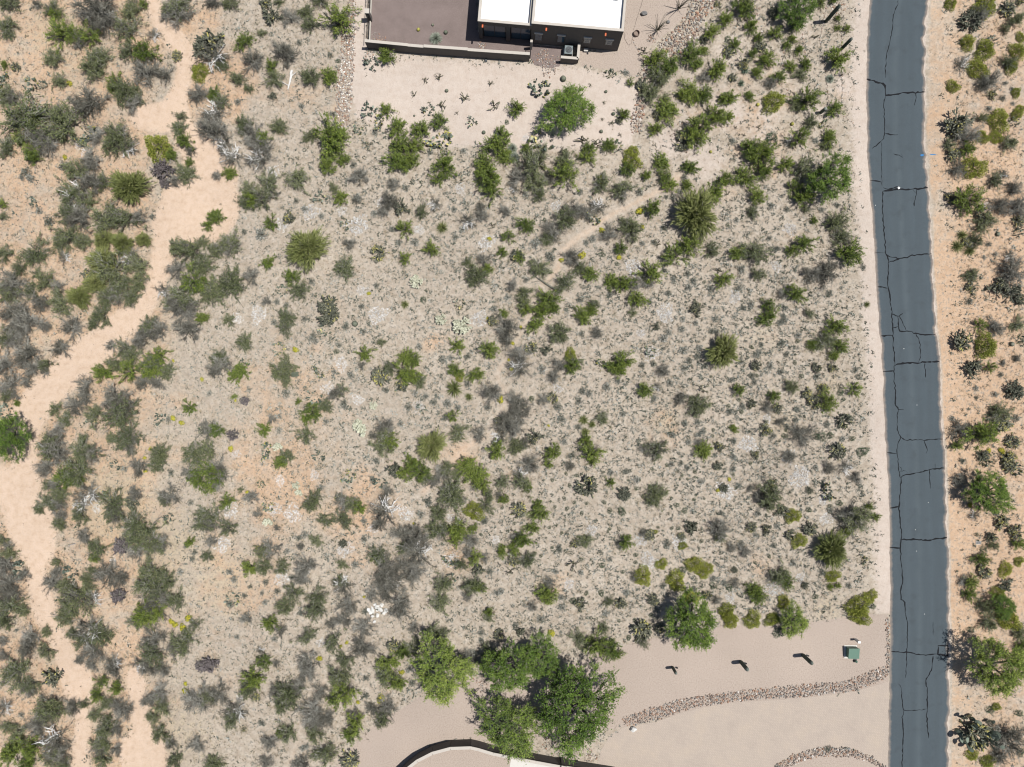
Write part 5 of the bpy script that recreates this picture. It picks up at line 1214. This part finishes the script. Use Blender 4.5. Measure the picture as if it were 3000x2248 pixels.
# ------------------------------------------------------------------ uncountable ground cover
def cover():
    rng = np.random.default_rng(31)
    # remaining small bursage
    x, y, r = bx[rest], by[rest], br[rest]
    n = len(x); per = 9
    d = norm(rng.normal(size=(n * per, 3))); d[:, 2] = np.abs(d[:, 2])
    ci = np.repeat(np.arange(n), per)
    c = np.stack([(x[ci] - 1500) * S, (1124 - y[ci]) * S, np.zeros(n * per)], 1) + d * (r[ci] * rng.uniform(.3, 1, n * per))[:, None] * [1, 1, .7]
    g = Geo(); L = r[ci] * rng.uniform(.5, .95, n * per)
    tn = np.clip(rng.normal(.5, .28, n)[ci] + rng.normal(size=n * per) * .13, 0, 1)
    leaves(g, c + [0, 0, .02], d + rng.normal(size=c.shape) * .5, L, L * .46, rng, tn, .4)
    tag(link('bursage_groundcover', g.mesh('bursage_groundcover', M['bursage'])), 'tiny grey bursage tufts speckling the open gravel', 'ground cover', kind='stuff')
    # dry grass
    N = 90000
    X, Y = rng.uniform(-90, 3090, N), rng.uniform(-90, 2340, N)
    k = rng.uniform(size=N) < (1 - bare(X, Y)) * np.clip(2.4 * (.5 * vnoise(X, Y, 120, 7) + .5 * vnoise(X, Y, 40, 8)) - .45 + .35 * (X < 1000), .1, 1) + .012
    k &= ~((X > road_x(Y, ROAD_L) - 4) & (X < road_x(Y, ROAD_R) + 4))
    for p in (COURT, DRIVE, YARD, INYARD, ISLAND): k &= ~inside(X, Y, p)
    X, Y = X[k], Y[k]; n = len(X); per = 5; ci = np.repeat(np.arange(n), per)
    az = rng.uniform(0, 6.28, n * per); ti = rng.uniform(.5, 1.35, n * per)
    d = np.stack([np.sin(ti) * np.cos(az), np.sin(ti) * np.sin(az), np.cos(ti)], 1)
    L = (.05 + .13 * rng.uniform(size=n) ** 1.5)[ci] * rng.uniform(.7, 1.3, n * per)
    base = np.stack([(X[ci] - 1500) * S, (1124 - Y[ci]) * S, np.full(n * per, .01)], 1) + rng.normal(size=(n * per, 3)) * [.05, .05, 0]
    g = Geo(); leaves(g, base + d * L[:, None] * .5, d, L, L * .20 + .008, rng, np.clip(rng.normal(.5, .3, n)[ci] + rng.normal(size=n * per) * .1, 0, 1), .5)
    tag(link('dry_grass', g.mesh('dry_grass', M['straw'])), 'short dry straw grass scattered between the desert shrubs', 'grass', kind='stuff')
    # weedy litter under and around the woody shrubs
    A = np.array([(p[1], p[2], p[3] / S) for p in PLANTS if p[0] in 'cgdbrpv'])
    n = len(A) * 34; ci = np.repeat(np.arange(len(A)), 34)
    az = rng.uniform(0, 6.28, n); rr = A[ci, 2] * rng.uniform(.3, 1.55, n)
    X, Y = A[ci, 0] + rr * np.cos(az), A[ci, 1] + rr * np.sin(az)
    k = rng.uniform(size=n) < 1 - bare(X, Y) * .97
    X, Y = X[k], Y[k]; n = len(X); per = 6; ci = np.repeat(np.arange(n), per)
    az = rng.uniform(0, 6.28, n * per); ti = rng.uniform(.5, 1.4, n * per)
    d = np.stack([np.sin(ti) * np.cos(az), np.sin(ti) * np.sin(az), np.cos(ti)], 1)
    L = (.08 + .16 * rng.uniform(size=n) ** 1.5)[ci] * rng.uniform(.7, 1.3, n * per)
    base = np.stack([(X[ci] - 1500) * S, (1124 - Y[ci]) * S, np.full(n * per, .01)], 1) + rng.normal(size=(n * per, 3)) * [.06, .06, 0]
    g = Geo(); leaves(g, base + d * L[:, None] * .5, d, L, L * .14 + .01, rng, np.clip(rng.normal(.5, .35, n)[ci] + rng.normal(size=n * per) * .1, 0, 1), .5)
    tag(link('scrub_litter', g.mesh('scrub_litter', M['straw'])), 'dry weeds and leaf litter gathered around the desert shrubs', 'weeds', kind='stuff')
    # pebbles
    N = 34000
    X, Y = rng.uniform(-90, 3090, N), rng.uniform(-90, 2340, N)
    k = rng.uniform(size=N) < .9 - .75 * bare(X, Y)
    k &= ~((X > road_x(Y, ROAD_L) - 2) & (X < road_x(Y, ROAD_R) + 2))
    for p in (COURT, DRIVE): k &= ~inside(X, Y, p)
    X, Y = X[k], Y[k]; n = len(X)
    s = .018 + .035 * rng.uniform(size=n) ** 3
    o = np.array([(1, 0, 0), (0, 1, 0), (-1, 0, 0), (0, -1, 0), (0, 0, .7), (0, 0, -.3)])
    F = np.array([(0, 1, 4), (1, 2, 4), (2, 3, 4), (3, 0, 4)])
    a = rng.uniform(0, 6.28, n); ca, sa = np.cos(a), np.sin(a)
    st = o[None] * (s[:, None, None] * rng.uniform(.6, 1.3, (n, 6, 1)))
    V = np.stack([st[..., 0] * ca[:, None] - st[..., 1] * sa[:, None], st[..., 0] * sa[:, None] + st[..., 1] * ca[:, None], st[..., 2]], -1)
    V += np.stack([(X - 1500) * S, (1124 - Y) * S, np.full(n, .004)], 1)[:, None]
    g = Geo(); g.add(V.reshape(-1, 3), (F[None] + (np.arange(n) * 6)[:, None, None]).reshape(-1, 3), np.repeat(rng.uniform(0, 1, n), 4))
    tag(link('pebbles', g.mesh('pebbles', M['pebble'])), 'loose pebbles strewn over the desert gravel', 'pebbles', kind='stuff')
    # fallen twigs
    N = 9000
    X, Y = rng.uniform(-60, 3060, N), rng.uniform(-60, 2310, N)
    k = rng.uniform(size=N) < (1 - bare(X, Y)) * .7
    X, Y = X[k], Y[k]; n = len(X)
    c = np.stack([(X - 1500) * S, (1124 - Y) * S, np.full(n, .015)], 1); a = rng.uniform(0, 6.28, n)
    d = np.stack([np.cos(a), np.sin(a), rng.normal(size=n) * .05], 1) * rng.uniform(.08, .3, n)[:, None]
    g = Geo(); tubes(g, c - d, c + d, .007, .004, 3, rng.uniform(0, 1, n))
    tag(link('fallen_twigs', g.mesh('fallen_twigs', M['deadtwig'])), 'thin grey fallen twigs littering the desert floor', 'twigs', kind='stuff')
cover()

# ------------------------------------------------------------------ cobble beds, stone edging, boulders
ROCKS = [rock(40 + s) for s in range(6)]
def rock_mesh(s, mat, tone, nm):
    V, F = ROCKS[s % 6]; g = Geo(); g.add(V, F, tone); return g.mesh(nm, mat)
COB = [rock_mesh(s, M['cobble'], .5, 'cobble') for s in range(6)]

def cobble_bed(name, poly, label, spacing, smin, smax, seed, singles=230, pale=0.0):
    rng = np.random.default_rng(seed)
    q = np.array(poly, float)
    sp = spacing / S
    gx, gy = np.meshgrid(np.arange(q[:, 0].min(), q[:, 0].max(), sp), np.arange(q[:, 1].min(), q[:, 1].max(), sp))
    X = (gx + rng.uniform(-.45, .45, gx.shape) * sp).ravel(); Y = (gy + rng.uniform(-.45, .45, gy.shape) * sp).ravel()
    d = sdf(X, Y, poly)
    k = rng.uniform(size=len(X)) < np.clip(.62 - d / 5.0, 0, 1)
    X, Y = X[k], Y[k]; n = len(X)
    s = smin + (smax - smin) * rng.uniform(size=n) ** 2.2
    root = link(name, None, None, P(q[:, 0].mean(), q[:, 1].mean(), 0)); tag(root, label, 'stones')
    o0 = np.array(root.location)
    vis = (X > 0) & (X < 3000) & (Y > 0) & (Y < 2248)
    order = np.argsort(-(s + vis))
    big, small = order[:singles], order[singles:]
    for i in big:
        o = link('cobble', COB[rng.integers(6)], root)
        o.location = Vector(P(X[i], Y[i], s[i] * .3)) - Vector(o0)
        o.rotation_euler = (rng.normal() * .3, rng.normal() * .3, rng.uniform(0, 6.28)); o.scale = (s[i],) * 3
    g = Geo()
    for i in small:
        V, F = ROCKS[rng.integers(6)]
        a = rng.uniform(0, 6.28); R = np.array([[math.cos(a), -math.sin(a), 0], [math.sin(a), math.cos(a), 0], [0, 0, 1]])
        g.add((V * s[i]) @ R.T + np.array(P(X[i], Y[i], s[i] * .3)) - o0, F, min(1, max(0, rng.uniform(-.05, 1.05) + pale)))
    if g.n:
        ob = link('small_cobbles', g.mesh('small_cobbles', M['cobble']), root); ob['kind'] = 'stuff'
cobble_bed('cobble_border', BED_BORDER, 'long strip of mixed river cobbles edging the bare pad', .15, .065, .14, 3)
cobble_bed('cobble_wash', BED_WASH, 'broad dry wash of river cobbles running past the house', .19, .08, .19, 4, 260)
cobble_bed('cobble_band', BED_DRIVE, 'curving band of cobbles between gravel yard and driveway', .155, .07, .14, 6, 260, .05)
cobble_bed('cobble_ring', BED_ISLAND, 'arc of cobbles around the island beside the driveway', .155, .07, .14, 7, 160, .05)
for nm, lab, cx, cy, r, n, sd in (('cobble_scatter', 'loose pale cobbles beside the house corner gravel', 1590, 165, 22, 90, 11), ('cobble_scatter', 'brown cobbles spilling from the court onto the bare pad', 1605, 195, 34, 130, 12),
                          ('cobble_scatter', 'pale cobbles by the patio opening inside the garden wall', 1411, 134, 12, 40, 13), ('cobble_scatter', 'cobbles in the corner of the walled court', 1108, 116, 20, 60, 14),
                          ('cobble_scatter', 'cobbles below the outer corner of the garden wall', 1083, 160, 18, 50, 15), ('cobble_scatter', 'small heap of cobbles beside the large planter ring', 1908, 112, 14, 40, 16),
                          ('cobble_scatter', 'pale stones strewn under the planted slope shrubs', 2190, 45, 55, 150, 17), ('cobble_scatter', 'stones strewn around the cholla on the lower slope', 2010, 390, 50, 150, 18),
                          ('cobble_scatter', 'white stones under the paired trees at the yard edge', 1415, 2000, 24, 60, 19), ('cobble_scatter', 'white stones beneath the largest mesquite', 1610, 2165, 26, 70, 20),
                          ('cobble_scatter', 'stones by the driveway under the largest mesquite', 1730, 2215, 18, 60, 21), ('cobble_scatter', 'stones on the verge by the tall saguaro', 2455, 25, 40, 110, 22)):
    rg = np.random.default_rng(sd); a = rg.uniform(0, 6.28, n); rr = r * np.sqrt(rg.uniform(0, 1, n)) * (1 + .3 * np.sin(3 * a + sd))
    root = link(nm, None, None, P(cx, cy, 0)); tag(root, lab, 'stones')
    for i in range(n):
        s = rg.uniform(.04, .10); o = link('cobble', COB[rg.integers(6)], root)
        o.location = (rr[i] * math.cos(a[i]) * S, rr[i] * math.sin(a[i]) * S, s * .3); o.rotation_euler = (0, 0, rg.uniform(0, 6.28)); o.scale = (s,) * 3

EDGES = [(1800, [(1790, 430), (1825, 470), (1830, 560), (1810, 630), (1820, 700), (1805, 770)], 'short stone edging line beside the agaves on the slope'),
         (1800, [(2030, 370), (2040, 480), (2055, 560), (2065, 680)], 'stone edging line running down from the big yucca'),
         (1800, [(1780, 910), (1830, 960), (1890, 985), (1895, 1040)], 'bent row of pale stones above the round olive bush'),
         (2400, [(80, 70), (55, 170), (40, 280), (5, 420), (20, 560), (55, 660), (65, 780), (75, 870), (90, 960), (95, 1060), (100, 1110)], 'longest stone edging line, passing both saguaros'),
         (2400, [(245, 330), (240, 480), (245, 700), (245, 860), (250, 970), (240, 1110)], 'stone edging line nearest the road shoulder'),
         (2400, [(260, 1250), (310, 1290), (365, 1330)], 'short stone row below the slope near the road'),
         (1800, [(200, 430), (230, 510), (260, 555)], 'short stone row below the planter ring')]
for n_, (ox, pts, lab) in enumerate(EDGES):
    rg = np.random.default_rng(60 + n_)
    q = resample([(ox + x / 3.685, y / 3.685) for x, y in pts], 3.6, rg, .9)
    root = link('stone_edging', None, None, P(q[0, 0], q[0, 1], 0)); tag(root, lab, 'stones')
    for x, y in q:
        s = rg.uniform(.045, .085); o = link('stone', COB[rg.integers(6)], root)
        o.location = Vector(P(x, y, s * .3)) - root.location; o.rotation_euler = (0, 0, rg.uniform(0, 6.28)); o.scale = (s,) * 3

def boulder(name, lab, px, py, r, mat, seed, cat='boulder'):
    V, F = rock(seed, 2, .75); g = Geo(); g.add(V * r, F)
    o = link(name, g.mesh(name, M[mat]), None, P(px, py, r * .45)); tag(o, lab, cat)
boulder('boulder', 'dark grey boulder on the gravel beside the house', 1886, 42, .32, 'boulder', 1)
boulder('boulder', 'smaller grey boulder between the ocotillos', 1957, 66, .19, 'boulder', 2)
boulder('boulder', 'brown rock among the scrub outside the cobble border', 754, 201, .17, 'boulder', 3)
boulder('white_rock', 'single white rock beside the driveway cobble band', 1855, 2135, .36, 'whiterock', 4, 'rock')
rg = np.random.default_rng(8)
root = link('white_outcrop', None, None, P(1108, 1786, 0)); tag(root, 'cluster of white quartz slabs among dead brush', 'rocks')
for i in range(16):
    V, F = rock(100 + i, 1, .35); g = Geo(); g.add(V * rg.uniform(.16, .36), F)
    o = link('slab', g.mesh('slab', M['whiterock']), root); o.location = (rg.normal() * .42, rg.normal() * .5, .07); o.rotation_euler = (rg.normal() * .3, rg.normal() * .3, rg.uniform(0, 6))

def log(name, lab, p0, p1, r0, r1, mat, bend=.15, seed=0, branches=0):
    rg = np.random.default_rng(seed)
    a, b = np.array(P(*p0, r0 + .01)), np.array(P(*p1, r1 + .01)); K = 7; t = np.linspace(0, 1, K)[:, None]
    pth = a * (1 - t) + b * t - a; n = np.array([-(b - a)[1], (b - a)[0], 0]); n /= np.linalg.norm(n)
    pth += n * np.sin(t * np.pi) * bend + rg.normal(size=(K, 3)) * [.03, .03, 0] 
    g = Geo(); tube_paths(g, pth[None], r0, r1, .5, 7)
    for k in range(branches):
        q = pth[rg.integers(2, K)]; e = q + np.array([rg.normal() * .5, rg.normal() * .5, rg.uniform(0, .15)]); tubes(g, q[None], e[None], r1 * .7, r1 * .3, 4, .6)
    o = link(name, g.mesh(name, M[mat]), None, tuple(a)); tag(o, lab, 'log')
log('fallen_log', 'long fallen grey cactus trunk lying across the footpath', (1629, 850), (1548, 793), .13, .03, 'deadtwig', .1, 1, 3)
log('fallen_log', 'short bleached log in scrub outside the cobble border', (857, 208), (844, 262), .13, .06, 'bleached', .05, 2, 4)
g = ribbed(.85, .26, 14, 9, .35, .16, .1, 5)
o = link('fallen_barrel_cactus', g.mesh('fallen_barrel_cactus', M['barrel']), None, P(877, 1096, .22)); o.rotation_euler = (0, -math.pi / 2, .1); tag(o, 'dark barrel cactus toppled on its side beside a grey-green shrub', 'cactus')
g = Geo(); tubes(g, [(0, 0, -.02)], [(.05, .02, 1.2)], .035, .03, 5, .6)
tag(link('wooden_stake', g.mesh('wooden_stake', M['bleached']), None, P(221, 1592)), 'thin weathered stake standing in straw grass near the trail', 'stake')

# ------------------------------------------------------------------ saguaros and garden lights
def saguaro(lab, bpx, bpy_, h, r, seed, lean=(0, 0)):
    g = ribbed(h, r, 16, 14, .16, .14, .35, seed)
    o = link('saguaro_cactus', g.mesh('saguaro_cactus', M['saguaro'], True), None, P(bpx, bpy_, -.01)); o.rotation_euler = (lean[0], lean[1], seed)
    tag(o, lab, 'cactus', 'saguaros')
BASE = lambda x, y: (1800 + x / B_, 1798 + y / B_)
saguaro('shortest young saguaro on the gravel yard by the driveway', *BASE(360, 332), 1.75, .15, 1)
saguaro('middle young saguaro of three on the gravel yard', *BASE(783, 298), 2.3, .20, 2)
saguaro('saguaro on the gravel yard next to the green utility cabinet', *BASE(1167, 256), 2.45, .20, 3)
saguaro('tall saguaro on the verge beside the stone edging', 2419, 64, 3.3, .19, 4)
saguaro('saguaro rising behind a bright creosote near the road', 2462, 147, 2.6, .17, 5)
saguaro('stubby saguaro at the foot of the slope beside a creosote', 2404, 331, 1.3, .17, 6)
for x, y, lab in ((391, 333, 'small black garden light beside the shortest yard saguaro'), (817, 306, 'small black garden light beside the middle yard saguaro'), (1201, 258, 'small black garden light beside the saguaro near the cabinet')):
    px, py = BASE(x, y)
    root = link('garden_light', None, None, P(px, py, 0)); tag(root, lab, 'garden light')
    g = Geo(); tubes(g, [(0, 0, -.01)], [(0, 0, .18)], .02, .02, 6); link('stake', g.mesh('stake', M['iron']), root)
    g = Geo(); capsules(g, [(0, 0, .16)], [(-.16, .02, .30)], .07, .5, 8); link('lamp_head', g.mesh('lamp_head', M['iron']), root)

# ------------------------------------------------------------------ house with walled court
ANG = -math.radians(5.0)
def part(name, parent, mat, *boxes):
    g = Geo()
    for b in boxes: box(g, *b)
    return link(name, g.mesh(name, M[mat]), parent)
hx, hy, _ = P(1405, 115)
house = link('flat_roofed_house', None, None, (hx, hy, 0)); house.rotation_euler = (0, 0, ANG)
tag(house, 'flat white-roofed dark stucco house with patio', 'house')
LW, X0, X1, D, HL, HR, PT, T = 5.2, 5.202, 14.05, 12.0, 3.7, 4.15, .45, .22
part('wall', house, 'wall', (0, LW, .4, D, 0, HL - PT), (0, .36, 0, .398, 0, 2.95), (2.72, 3.12, 0, .398, 0, 2.95), (0, LW, 0, .398, 2.952, HL - PT))
part('wall', house, 'wall', (X0, X1, 0, D, 0, HR - PT))
for x0, x1, h in ((0, LW - .002, HL), (X0, X1, HR)):
    rf = part('roof', house, 'roof', (x0 + T, x1 - T, T, D - T, h - PT + .001, h - PT + .06))
    pw = part('parapet', house, 'wall', (x0, x1, 0, T, h - PT, h - .06), (x0, x1, D - T, D, h - PT, h - .06), (x0, x0 + T, T, D - T, h - PT, h - .06), (x1 - T, x1, T, D - T, h - PT, h - .06))
    part('cap', pw, 'cap', (x0 - .02, x1 + .0, -.02, T + .02, h - .06, h), (x0 - .02, x1, D - T, D + .02, h - .06, h), (x0 - .02, x0 + T + .02, T + .02, D - T, h - .06, h), (x1 - T - .02, x1, T + .02, D - T, h - .06, h))
for x0, x1 in ((.40, 2.68), (3.16, 5.16)):
    dr = part('patio_door', house, 'frame', (x0, x1, .34, .396, 0.02, 2.9))
    xm = (x0 + x1) / 2
    for a, b in ((x0 + .06, xm - .03), (xm + .03, x1 - .06)): part('pane', dr, 'glass', (a, b, .325, .338, .1, 2.82))
for x, z0, z1 in ((5.95, .85, 2.35), (8.19, .85, 2.35), (10.8, 1.15, 2.35), (12.96, 1.15, 2.35)):
    w = part('window', house, 'frame', (x - .40, x + .40, -.035, -.002, z0, z1))
    part('pane', w, 'glass', (x - .33, x + .33, -.045, -.037, z0 + .08, z1 - .08))
    part('lintel', w, 'pale', (x - .42, x + .42, -.14, -.002, z1 + .003, z1 + .10))
    if z0 > 1: part('sash', w, 'pale', (x - .24, x + .24, -.06, -.047, z0 + .25, z0 + .30), (x - .24, x + .24, -.06, -.047, z0 + .75, z0 + .80), (x - .24, x - .19, -.06, -.047, z0 + .303, z0 + .748), (x + .19, x + .24, -.06, -.047, z0 + .303, z0 + .748))
for x, h in ((.45, HL), (6.65, HR), (12.4, HR)):
    part('spout', house, 'clay', (x - .07, x + .07, -.34, -.002, h - .62, h - .52))
part('roof_vent', house, 'metal', (13.0, 13.35, 3.1, 3.5, HR - PT + .061, HR + .25))

def seg_wall(name, lab, pts, h, t, cap_t=.05, closed=False, step=None):
    """thin masonry wall along a plan polyline; each straight run its own panel"""
    q = [Vector(P(*p)) for p in pts]
    root = link(name, None, None, q[0]); tag(root, lab, 'wall')
    hs = h if isinstance(h, (list, tuple)) else [h] * (len(q) - 1)
    for i in range(len(q) - 1):
        a, b = q[i], q[i + 1]; d = (b - a); L = d.length; ang = math.atan2(d.y, d.x)
        g = Geo(); box(g, .001, L - .001, -t / 2, t / 2, 0, hs[i]); o = link('panel', g.mesh('panel', M['wall']), root, a - q[0]); o.rotation_euler = (0, 0, ang)
        g = Geo(); box(g, -.005, L + .005, -t / 2 - .03, t / 2 + .03, hs[i] + .002, hs[i] + cap_t + .002); c = link('coping', g.mesh('coping', M['cap']), o)
    return root
gw = seg_wall('garden_wall', 'long stepped dark stucco wall enclosing the mauve gravel court', [(1078, 141), (1201, 153), (1247, 157), (1373, 166), (1551, 178)], [1.55, 1.5, 1.62, 1.5], .22)
# picket fence on the side of the court
pk = link('picket_fence', None, None, P(1082, 137)); tag(pk, 'black iron picket fence on the side of the court', 'fence')
fd = Vector(P(1090, -60)) - Vector(P(1082, 137)); L = fd.length; u = fd.normalized()
pk.rotation_euler = (0, 0, math.atan2(fd.y, fd.x))
part('kerb', pk, 'cap', (.15, L, -.1, .1, 0, .25))
part('rail', pk, 'iron', (.15, L, -.02, .02, .40, .44)); part('rail', pk, 'iron', (.15, L, -.02, .02, 1.50, 1.54))
g = Geo(); box(g, -.011, .011, -.011, .011, .252, 1.6); me = g.mesh('picket', M['iron'])
k = .22
while k < L:
    link('picket', me, pk, (k, 0, 0)); k += .125
for k in (2.5, 5.6): part('post', pk, 'wall', (k, k + .42, -.2, .2, .002, 1.75)); part('post_cap', pk, 'cap', (k - .03, k + .45, -.23, .23, 1.752, 1.81))
# gate between wall and house, enclosure for the cooling unit
gt = link('garden_gate', None, None, P(1553, 176)); gt.rotation_euler = (0, 0, ANG + math.pi / 2); tag(gt, 'narrow iron gate between garden wall and house', 'gate')
part('gate_post', gt, 'cap', (1.05, 1.3, -.12, .12, 0, 1.6))
part('gate_frame', gt, 'iron', (.12, 1.04, -.02, .02, .1, .14), (.12, 1.04, -.02, .02, 1.4, 1.44))
for i in range(7): part('bar', gt, 'iron', (.16 + i * .14, .18 + i * .14, -.01, .01, .142, 1.398))
seg_wall('screen_wall', 'low L-shaped stucco wall screening the cooling unit', [(1641, 182), (1690, 186), (1694, 144)], 1.1, .2)
ac = link('cooling_unit', None, None, P(1664, 158)); ac.rotation_euler = (0, 0, ANG); tag(ac, 'square grey air conditioning unit with round top fan', 'air conditioner')
part('slab', ac, 'concrete', (-.5, .5, -.52, .52, .003, .08)); cs = part('casing', ac, 'acpaint', (-.4, .4, -.42, .42, .082, .9))
part('louvre', cs, 'darkmetal', (-.37, .37, -.43, -.422, .15, .8)); part('louvre', cs, 'darkmetal', (-.37, .37, .422, .43, .15, .8))
g = Geo(); a = np.linspace(0, 2 * np.pi, 24, endpoint=False)
V = [(0, 0, .906)] + [(.33 * math.cos(t), .33 * math.sin(t), .906) for t in a]; g.add(V, [(0, i + 1, (i + 1) % 24 + 1) for i in range(24)]); link('fan_well', g.mesh('fan_well', M['darkmetal']), ac)
for j in range(5):
    g = Geo(); t = j * 2 * np.pi / 5; g.add([(0, 0, .915), (.30 * math.cos(t), .30 * math.sin(t), .912), (.30 * math.cos(t + .6), .30 * math.sin(t + .6), .925), (.05 * math.cos(t + .6), .05 * math.sin(t + .6), .925)], [(0, 1, 2, 3)]); link('fan_blade', g.mesh('fan_blade', M['darkmetal']), ac)
for rr in (.12, .22, .32):
    g = Geo(); pa = np.array([(rr * math.cos(t), rr * math.sin(t), .94) for t in a]); tubes(g, pa, np.roll(pa, -1, 0), .006, .006, 4); link('guard_ring', g.mesh('guard_ring', M['metal']), ac)
bx0 = link('service_box', None, None, P(1716, 150)); bx0.rotation_euler = (0, 0, ANG); tag(bx0, 'small white service box by the house wall', 'utility box')
part('case', bx0, 'white_paint', (-.19, .19, -.12, .12, 0, .28)); part('lid', bx0, 'pale', (-.21, .21, -.14, .14, .282, .31))
vb = link('valve_box', None, None, P(1424, 179)); vb.rotation_euler = (0, 0, .3 + ANG); tag(vb, 'dark green valve box at the foot of the garden wall', 'utility box')
part('case', vb, 'green_paint', (-.10, .10, -.14, .14, 0, .14)); part('lid', vb, 'darkmetal', (-.115, .115, -.155, .155, .142, .165))
# planter ring and irrigation hose
g = Geo(); n = 28; a = np.linspace(0, 2 * np.pi, n, endpoint=False)
rows = [(.29, 0), (.31, .34), (.27, .36), (.25, .12), (.0, .10)]
V = np.concatenate([np.stack([r_ * np.cos(a), r_ * np.sin(a), np.full(n, z_)], 1) for r_, z_ in rows])
F = [(k * n + i, k * n + (i + 1) % n, (k + 1) * n + (i + 1) % n, (k + 1) * n + i) for k in range(4) for i in range(n)]
g.add(V, F); tag(link('planter_ring', g.mesh('planter_ring', M['terracotta']), None, P(1864, 101)), 'round empty terracotta planter on the gravel by the house', 'planter')
def hose(lab, pts, r=.012):
    q = resample([(1800 + x / 3.685, y / 3.685) for x, y in pts], 4, np.random.default_rng(3), .3); w = np.array([P(x, y, r + .006) for x, y in q]); o0 = w[0].copy()
    g = Geo(); tubes(g, w[:-1] - o0, w[1:] - o0, r, r, 5); tag(link('irrigation_hose', g.mesh('irrigation_hose', M['hose']), None, tuple(o0)), lab, 'hose')
hose('dark hose running straight along the gravel to the planter', [(310, -80), (300, 20), (240, 210), (205, 330)])
hose('dark hose looping from the house corner to the planter', [(100, 345), (115, 430), (150, 492), (185, 470), (195, 400)])

# ------------------------------------------------------------------ utilities on the gravel yard and verge
Q = lambda x, y: (2400 + x / B_, 1798 + y / B_)
px, py = Q(195, 232)
tf = link('transformer_cabinet', None, None, P(px, py)); tag(tf, 'green sloping-lid utility cabinet on the gravel yard', 'utility cabinet')
part('pad', tf, 'concrete', (-.68, .62, -.72, .62, .0, .07))
g = Geo(); g.add([(-.5, -.5, .072), (.5, -.5, .072), (.5, .5, .072), (-.5, .5, .072), (-.5, -.5, .62), (.5, -.5, .62), (.5, .5, .78), (-.5, .5, .78)], [(0, 3, 2, 1), (0, 1, 5, 4), (1, 2, 6, 5), (2, 3, 7, 6), (3, 0, 4, 7)])
link('case', g.mesh('case', M['green_paint']), tf)
g = Geo(); g.add([(-.54, -.54, .623), (.54, -.54, .623), (.54, .54, .783), (-.54, .54, .783), (-.54, -.54, .663), (.54, -.54, .663), (.54, .54, .823), (-.54, .54, .823)], [(0, 3, 2, 1), (4, 5, 6, 7), (0, 1, 5, 4), (1, 2, 6, 5), (2, 3, 7, 6), (3, 0, 4, 7)])
link('lid', g.mesh('lid', M['green_paint']), tf)
px, py = Q(222, 158)
pd = link('utility_pedestal', None, None, P(px, py)); tag(pd, 'slim grey utility pedestal with white cap near the cabinet', 'utility pedestal')
part('post', pd, 'metal', (-.11, .11, -.09, .09, 0, .85)); part('cap', pd, 'white_paint', (-.13, .13, -.11, .11, .852, .93))
px, py = Q(222, 291)
pd = link('utility_stub', None, None, P(px, py)); tag(pd, 'short green utility stub beside the cabinet', 'utility pedestal')
g = Geo(); capsules(g, [(0, 0, 0)], [(0, 0, .42)], .13, .5, 10); link('post', g.mesh('post', M['green_paint']), pd); part('base', pd, 'darkmetal', (-.17, .17, -.17, .17, 0, .05))
ml = link('meter_lid', None, None, P(2866, 1590)); tag(ml, 'rectangular grey meter lid in the dirt across the road', 'utility lid')
part('rim', ml, 'pale', (-.27, .27, -.18, .18, 0, .04)); part('plate', ml, 'boulder', (-.23, .23, -.14, .14, .042, .055))

# ------------------------------------------------------------------ curved wall of the lower house
arc = [(1140, 2330), (1158, 2280), (1179, 2249), (1200, 2229), (1228, 2207), (1271, 2185), (1323, 2171), (1380, 2169), (1403, 2174), (1446, 2187), (1508, 2199), (1569, 2211), (1640, 2224)]
seg_wall('curved_wall', 'curved stucco garden wall with pale coping beneath the palo verde', arc, 1.5, .24)
seg_wall('straight_wall', 'stucco wall running from the gate pillar toward the driveway', [(1656, 2227), (1720, 2237), (1790, 2248), (1880, 2266), (1960, 2284)], 1.4, .24)
gp = link('gate_pillar', None, None, P(1648, 2226)); gp.rotation_euler = (0, 0, -.2); tag(gp, 'square stucco gate pillar between the lower garden walls', 'pillar')
part('shaft', gp, 'wall', (-.24, .24, -.26, .26, 0, 1.75)); part('cap', gp, 'cap', (-.28, .28, -.30, .30, 1.752, 1.82))
sc_ = link('wall_lantern', None, None, P(1690, 2229)); tag(sc_, 'small dark lantern box beside the lower wall', 'lantern'); part('case', sc_, 'darkmetal', (-.1, .1, -.1, .1, 0, .45)); part('top', sc_, 'iron', (-.13, .13, -.13, .13, .452, .5))
